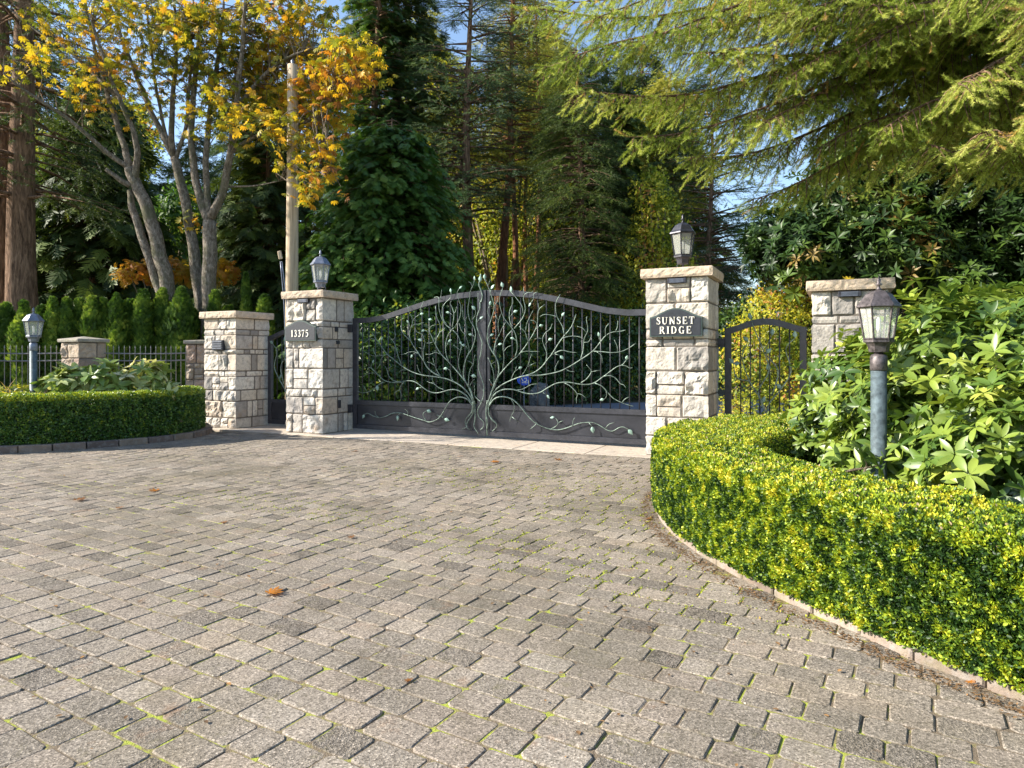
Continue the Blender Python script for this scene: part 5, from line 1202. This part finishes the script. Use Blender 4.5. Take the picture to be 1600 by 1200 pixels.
# ================================================================= overhanging Douglas fir
def fir_overhang():
    r=np.random.default_rng(77); off=np.array([10.6,9.6,0.]); t=thing('douglas_fir','huge Douglas fir whose sunlit boughs hang across the top right of the photo','tree',tuple(off))
    mb=MB(); mb.tube([(0,0,0),(.1,0,4),(0,.1,9),(0,0,16)],[.45,.38,.28,.1],14,True,.5,.08)
    B=[ # bough tip pixel, depth, start height, length of needled part
     (815,40,8.4,6.6),(850,105,8.0,6.2),(900,165,8.2,5.8),(960,60,7.8,6.8),(985,205,8.0,5.4),(1060,120,7.6,6.2),(1085,245,8.4,5.3),(1140,60,7.4,6.6),(1165,300,8.6,5.0),(1180,180,7.6,5.8),(1240,110,7.2,6.3),(1290,225,7.8,5.0),(1350,70,7.0,6.0),(1390,190,7.0,4.9),(1440,250,7.4,4.5),(1470,120,6.6,5.2),(1540,215,6.6,4.6),(1570,60,6.3,5.3),(1600,150,6.2,4.9),(930,10,7.6,7),(1080,10,7.2,7.2),(1230,0,7,7),(1380,-5,6.8,6.6),(1500,0,6.2,6),(880,-10,8.6,7.4),(1020,150,9,6),(1130,200,9.2,5.8),(1220,60,8.4,6.6)]
    pos=[];dr=[];sc=[];nr=[]
    for bi,(tx,ty,td,h0) in enumerate(B):
        tip=px(tx,ty,td)-off; ph=r.uniform(0,6); st=np.array([0,0,h0]); mid=(tip+st)/2+np.array([0,r.normal()*.4,.55+.25*r.random()])
        S=smooth_path([st,st*.75+tip*.25+np.array([0,0,.45]),mid*1.0,tip*.82+st*.18+np.array([0,0,.22]),tip],8); L=np.r_[0,np.cumsum(np.linalg.norm(np.diff(S,axis=0),axis=1))]
        w_=np.linspace(0,1,len(S)); S[:,2]+=.16*np.sin(w_*9+ph)*w_; S[:,1]+=.22*np.sin(w_*7+ph*2)*w_; mb.tube(S,np.linspace(.05,.006,len(S)),6)
        T=L[-1]; s=T*.3
        while s<T:
            c=np.array([np.interp(s,L,S[:,k]) for k in range(3)]); c2=np.array([np.interp(min(T,s+.1),L,S[:,k]) for k in range(3)]); u=c2-c
            if np.linalg.norm(u)<1e-4: u=S[-1]-S[-2]
            u/=np.linalg.norm(u); sd=np.cross(u,[0,0,1]); sd/=np.linalg.norm(sd)+1e-9
            f=s/T; bl=(.25+.75*min(1,(1-f)*2.4))*r.uniform(.45,1.05)
            for sg in(-1,1):
                dd=sd*sg*r.uniform(.6,1)+u*r.uniform(.3,.9)+np.array([0,0,-r.uniform(.0,.8)]); dd/=np.linalg.norm(dd)
                e=c+dd*bl+np.array([0,0,-.35*bl]); m_=c+dd*bl*.5
                mb.tube([c,m_,e],[.010,.007,.004],4,False)
                k=max(3,int(bl/.045))
                for j in range(k):
                    w_=(j+.6)/k; q=c*(1-w_)**2+2*m_*w_*(1-w_)+e*w_*w_; sd2=np.cross(dd,[0,0,1]); sg2=1 if j%2 else -1
                    d3=dd*r.uniform(.5,1)+sd2*sg2*r.uniform(.2,1.0)+np.array([0,0,-r.uniform(.0,.7)]); pos.append(q);dr.append(d3);nr.append(np.array([0,0,1])+r.normal(size=3)*.4);sc.append(r.uniform(.10,.21))
                pos.append(e-dd*.08);dr.append(dd);nr.append([0,0,1]);sc.append(.2)
            s+=r.uniform(.075,.13)
        for j in range(3): pos.append(S[-1]-u*.05*j);dr.append(u+r.normal(size=3)*.3);nr.append([0,0,1]);sc.append(.2)
    pos=np.array(pos);dr=np.array(dr);nr=np.array(nr);sc=np.array(sc); mb.build('trunk',M_bark,t,True)
    v=np.clip(.5+(nval(pos,1.1,5)-.5)*.9+(r.random(len(pos))-.5)*.6,0,1); v[r.random(len(v))<.015]=1
    TN_=[T_needles(64,.25,.014,11,.75),T_needles(64,.25,.014,12,.75)]; kk=r.integers(0,2,len(pos)); F=frames(dr,nr)
    join([scatter('crown',*TN_[q],pos[kk==q],F[kk==q],sc[kk==q],v[kk==q],L_fir,t) for q in range(2)])
    print('fir sprays',len(pos))
fir_overhang()
# ================================================================= fallen leaves
def fallen(x_,y_,s,lab,v,seed):
    d=1.4*1060/(y_-557); r=random.Random(seed); P=((x_-800)/1060*d,d,.012)
    vv,ff=PALM[seed%3]; vv=vv*s; M=Matrix.Rotation(r.uniform(0,6.28),3,'Z'); vv=vv@np.array(M).T; vv[:,2]=np.abs(vv[:,2])*.35+.004*np.sin(vv[:,0]*60); mb=MB(); mb.add(vv,ff,v); o=mb.build('fallen_leaf',L_chest); o.location=P
    tag(o,lab,'leaf','fallen autumn leaves on the paving'); return o
for i,q in enumerate([(421,929,.085,'largest orange fallen leaf on the middle of the paving'),(188,795,.05,'small rust-coloured fallen leaf on the paving left of centre'),(120,783,.09,'brown fallen leaf on the paving near the left edge'),(245,768,.09,'brown fallen leaf on the paving in front of the shaded hedge'),(352,818,.045,'tiny dark fallen leaf on the left half of the paving'),(553,706,.08,'brown fallen leaf on the paving in front of the number pillar'),(770,723,.10,'reddish fallen leaf in front of the meeting point of the gate'),(875,719,.11,'dark red fallen leaf in front of the right gate leaf'),(552,841,.05,'pale orange fallen leaf on the middle distance of the paving'),(1515,1068,.03,'tiny brown fallen leaf beside the sunlit hedge kerb'),(1012,812,.04,'tiny fallen leaf left of the sunlit hedge'),(640,1065,.03,'tiny orange fallen leaf near the bottom of the photo')]):
    fallen(q[0],q[1],q[2],q[3],(.88,.95,.97)[i%3],i)
# leaves dropped on the cap of the right pillar
o=fallen(1372,760,.10,'bunch of yellow leaves lying on the cap of the low right pillar',.5,31); c_=PC+G*.42+NN*.05; o.location=(c_[0],c_[1],2.37); o['group']='leaves on the pillar cap'; o.rotation_euler=(.5,0,0)
# moss growing in the joints
J=np.array(JN); J=J[(J[:,1]<8.5)&(J[:,1]>1.8)]; mk=nval(np.c_[(J[:,0]*.82+J[:,1]*-.5)*.35,(J[:,1]*.85+J[:,0]*.5)*1.6,J[:,0]*0],1.0,31)+.35*nval(np.c_[J[:,:2],J[:,0]*0],3.5,32)
J=J[mk>.74]; n=46000; k=rng.integers(0,len(J),n); f=rng.random(n)[:,None]; P=np.zeros((n,3)); P[:,:2]=J[k,:2]*(1-f)+J[k,2:]*f; ok=nval(P,7,33)+.25*rng.random(n)>.56; P=P[ok]; n=len(P)
P[:,:2]+=rng.normal(size=(n,2))*.004; P[:,2]=np.array([jz(a,b) for a,b in P[:,:2]])+.001+rng.random(n)*.006; d=norm(rng.normal(size=(n,3))*np.array([1,1,.6])+np.array([0,0,.3])); F=frames(d,np.tile([0,0,1.],(n,1))+rng.normal(size=(n,3))*.3)
L_moss=leafmat('joint_moss',[(0,(.14,.17,.02)),(.5,(.30,.36,.02)),(.85,(.42,.46,.03)),(1,(.40,.22,.06))],.9,.1,.1)
o=scatter('moss',*T_box(),P,F,.011*rng.uniform(.5,1.5,n),rng.random(n),L_moss); o['kind']='stuff'; o['label']='bright green moss in the paving joints'
# twigs and crumbs in the gutter along the sunlit kerb
n=4200; Po,_=resample(offs(RC,-.10),400); k=rng.integers(120,330,n); P=np.zeros((n,3)); P[:,:2]=Po[k]+rng.normal(size=(n,2))*.035; P[:,2]=.004; d=norm(rng.normal(size=(n,3))*np.array([1,1,.15])); F=frames(d,np.tile([0,0,1.],(n,1)))
o=scatter('leaf_litter',*T_box(),P,F,.013*rng.uniform(.5,1.6,n),.7*rng.random(n),L_crumb); o['kind']='stuff'; o['label']='brown leaf crumbs along the sunlit kerb'
n=1100; P=np.c_[rng.uniform(-7,2,n),rng.uniform(2.2,11.5,n),np.zeros(n)]; P=P[nval(P,.9,51)+.3*rng.random(n)>.66]; n=len(P); P[:,2]=[jz(a,b)+.012 for a,b in P[:,:2]]; d=norm(rng.normal(size=(n,3))*np.array([1,1,.12])); F=frames(d,np.tile([0,0,1.],(n,1)))
o=scatter('leaf_litter',*T_box(),P,F,.022*rng.uniform(.4,1.6,n),rng.random(n),L_crumb); o['kind']='stuff'; o['label']='small brown leaf crumbs scattered over the paving'
# ================================================================= light, sky, camera
SUN=np.array([-1.0,-.04,.56]); SUN/=np.linalg.norm(SUN); el=math.asin(SUN[2]); az=math.atan2(SUN[0],SUN[1])
ld=bpy.data.lights.new('sun','SUN'); ld.energy=5; ld.angle=R(.5); ld.color=(1,.93,.82); lo=bpy.data.objects.new('sun',ld); COL.objects.link(lo); lo.rotation_euler=Vector(SUN).to_track_quat('Z','Y').to_euler()
w=bpy.data.worlds.new('World'); SC.world=w; w.use_nodes=True; nt=w.node_tree; nt.nodes.clear(); ou=nt.nodes.new('ShaderNodeOutputWorld'); bg=nt.nodes.new('ShaderNodeBackground'); sk=nt.nodes.new('ShaderNodeTexSky')
sk.sky_type='NISHITA'; sk.sun_disc=False; sk.sun_elevation=el; sk.sun_rotation=az; sk.air_density=1.0; sk.dust_density=.6; sk.ozone_density=1.5
nt.links.new(sk.outputs[0],bg.inputs[0]); nt.links.new(bg.outputs[0],ou.inputs[0]); bg.inputs[1].default_value=.12
SC.view_settings.view_transform='Standard'; SC.view_settings.look='None'; SC.view_settings.exposure=1.27; SC.view_settings.gamma=1
cd=bpy.data.cameras.new('camera'); co=bpy.data.objects.new('camera',cd); COL.objects.link(co); co.location=(0,0,1.4); co.rotation_euler=(R(90),0,0); cd.sensor_width=36; cd.lens=36*1060/1600; cd.shift_y=-43/1600; cd.clip_end=600; cd.clip_start=.05; SC.camera=co
SC.cycles.max_bounces=6; SC.cycles.diffuse_bounces=3; SC.cycles.transmission_bounces=4; SC.cycles.use_denoising=True
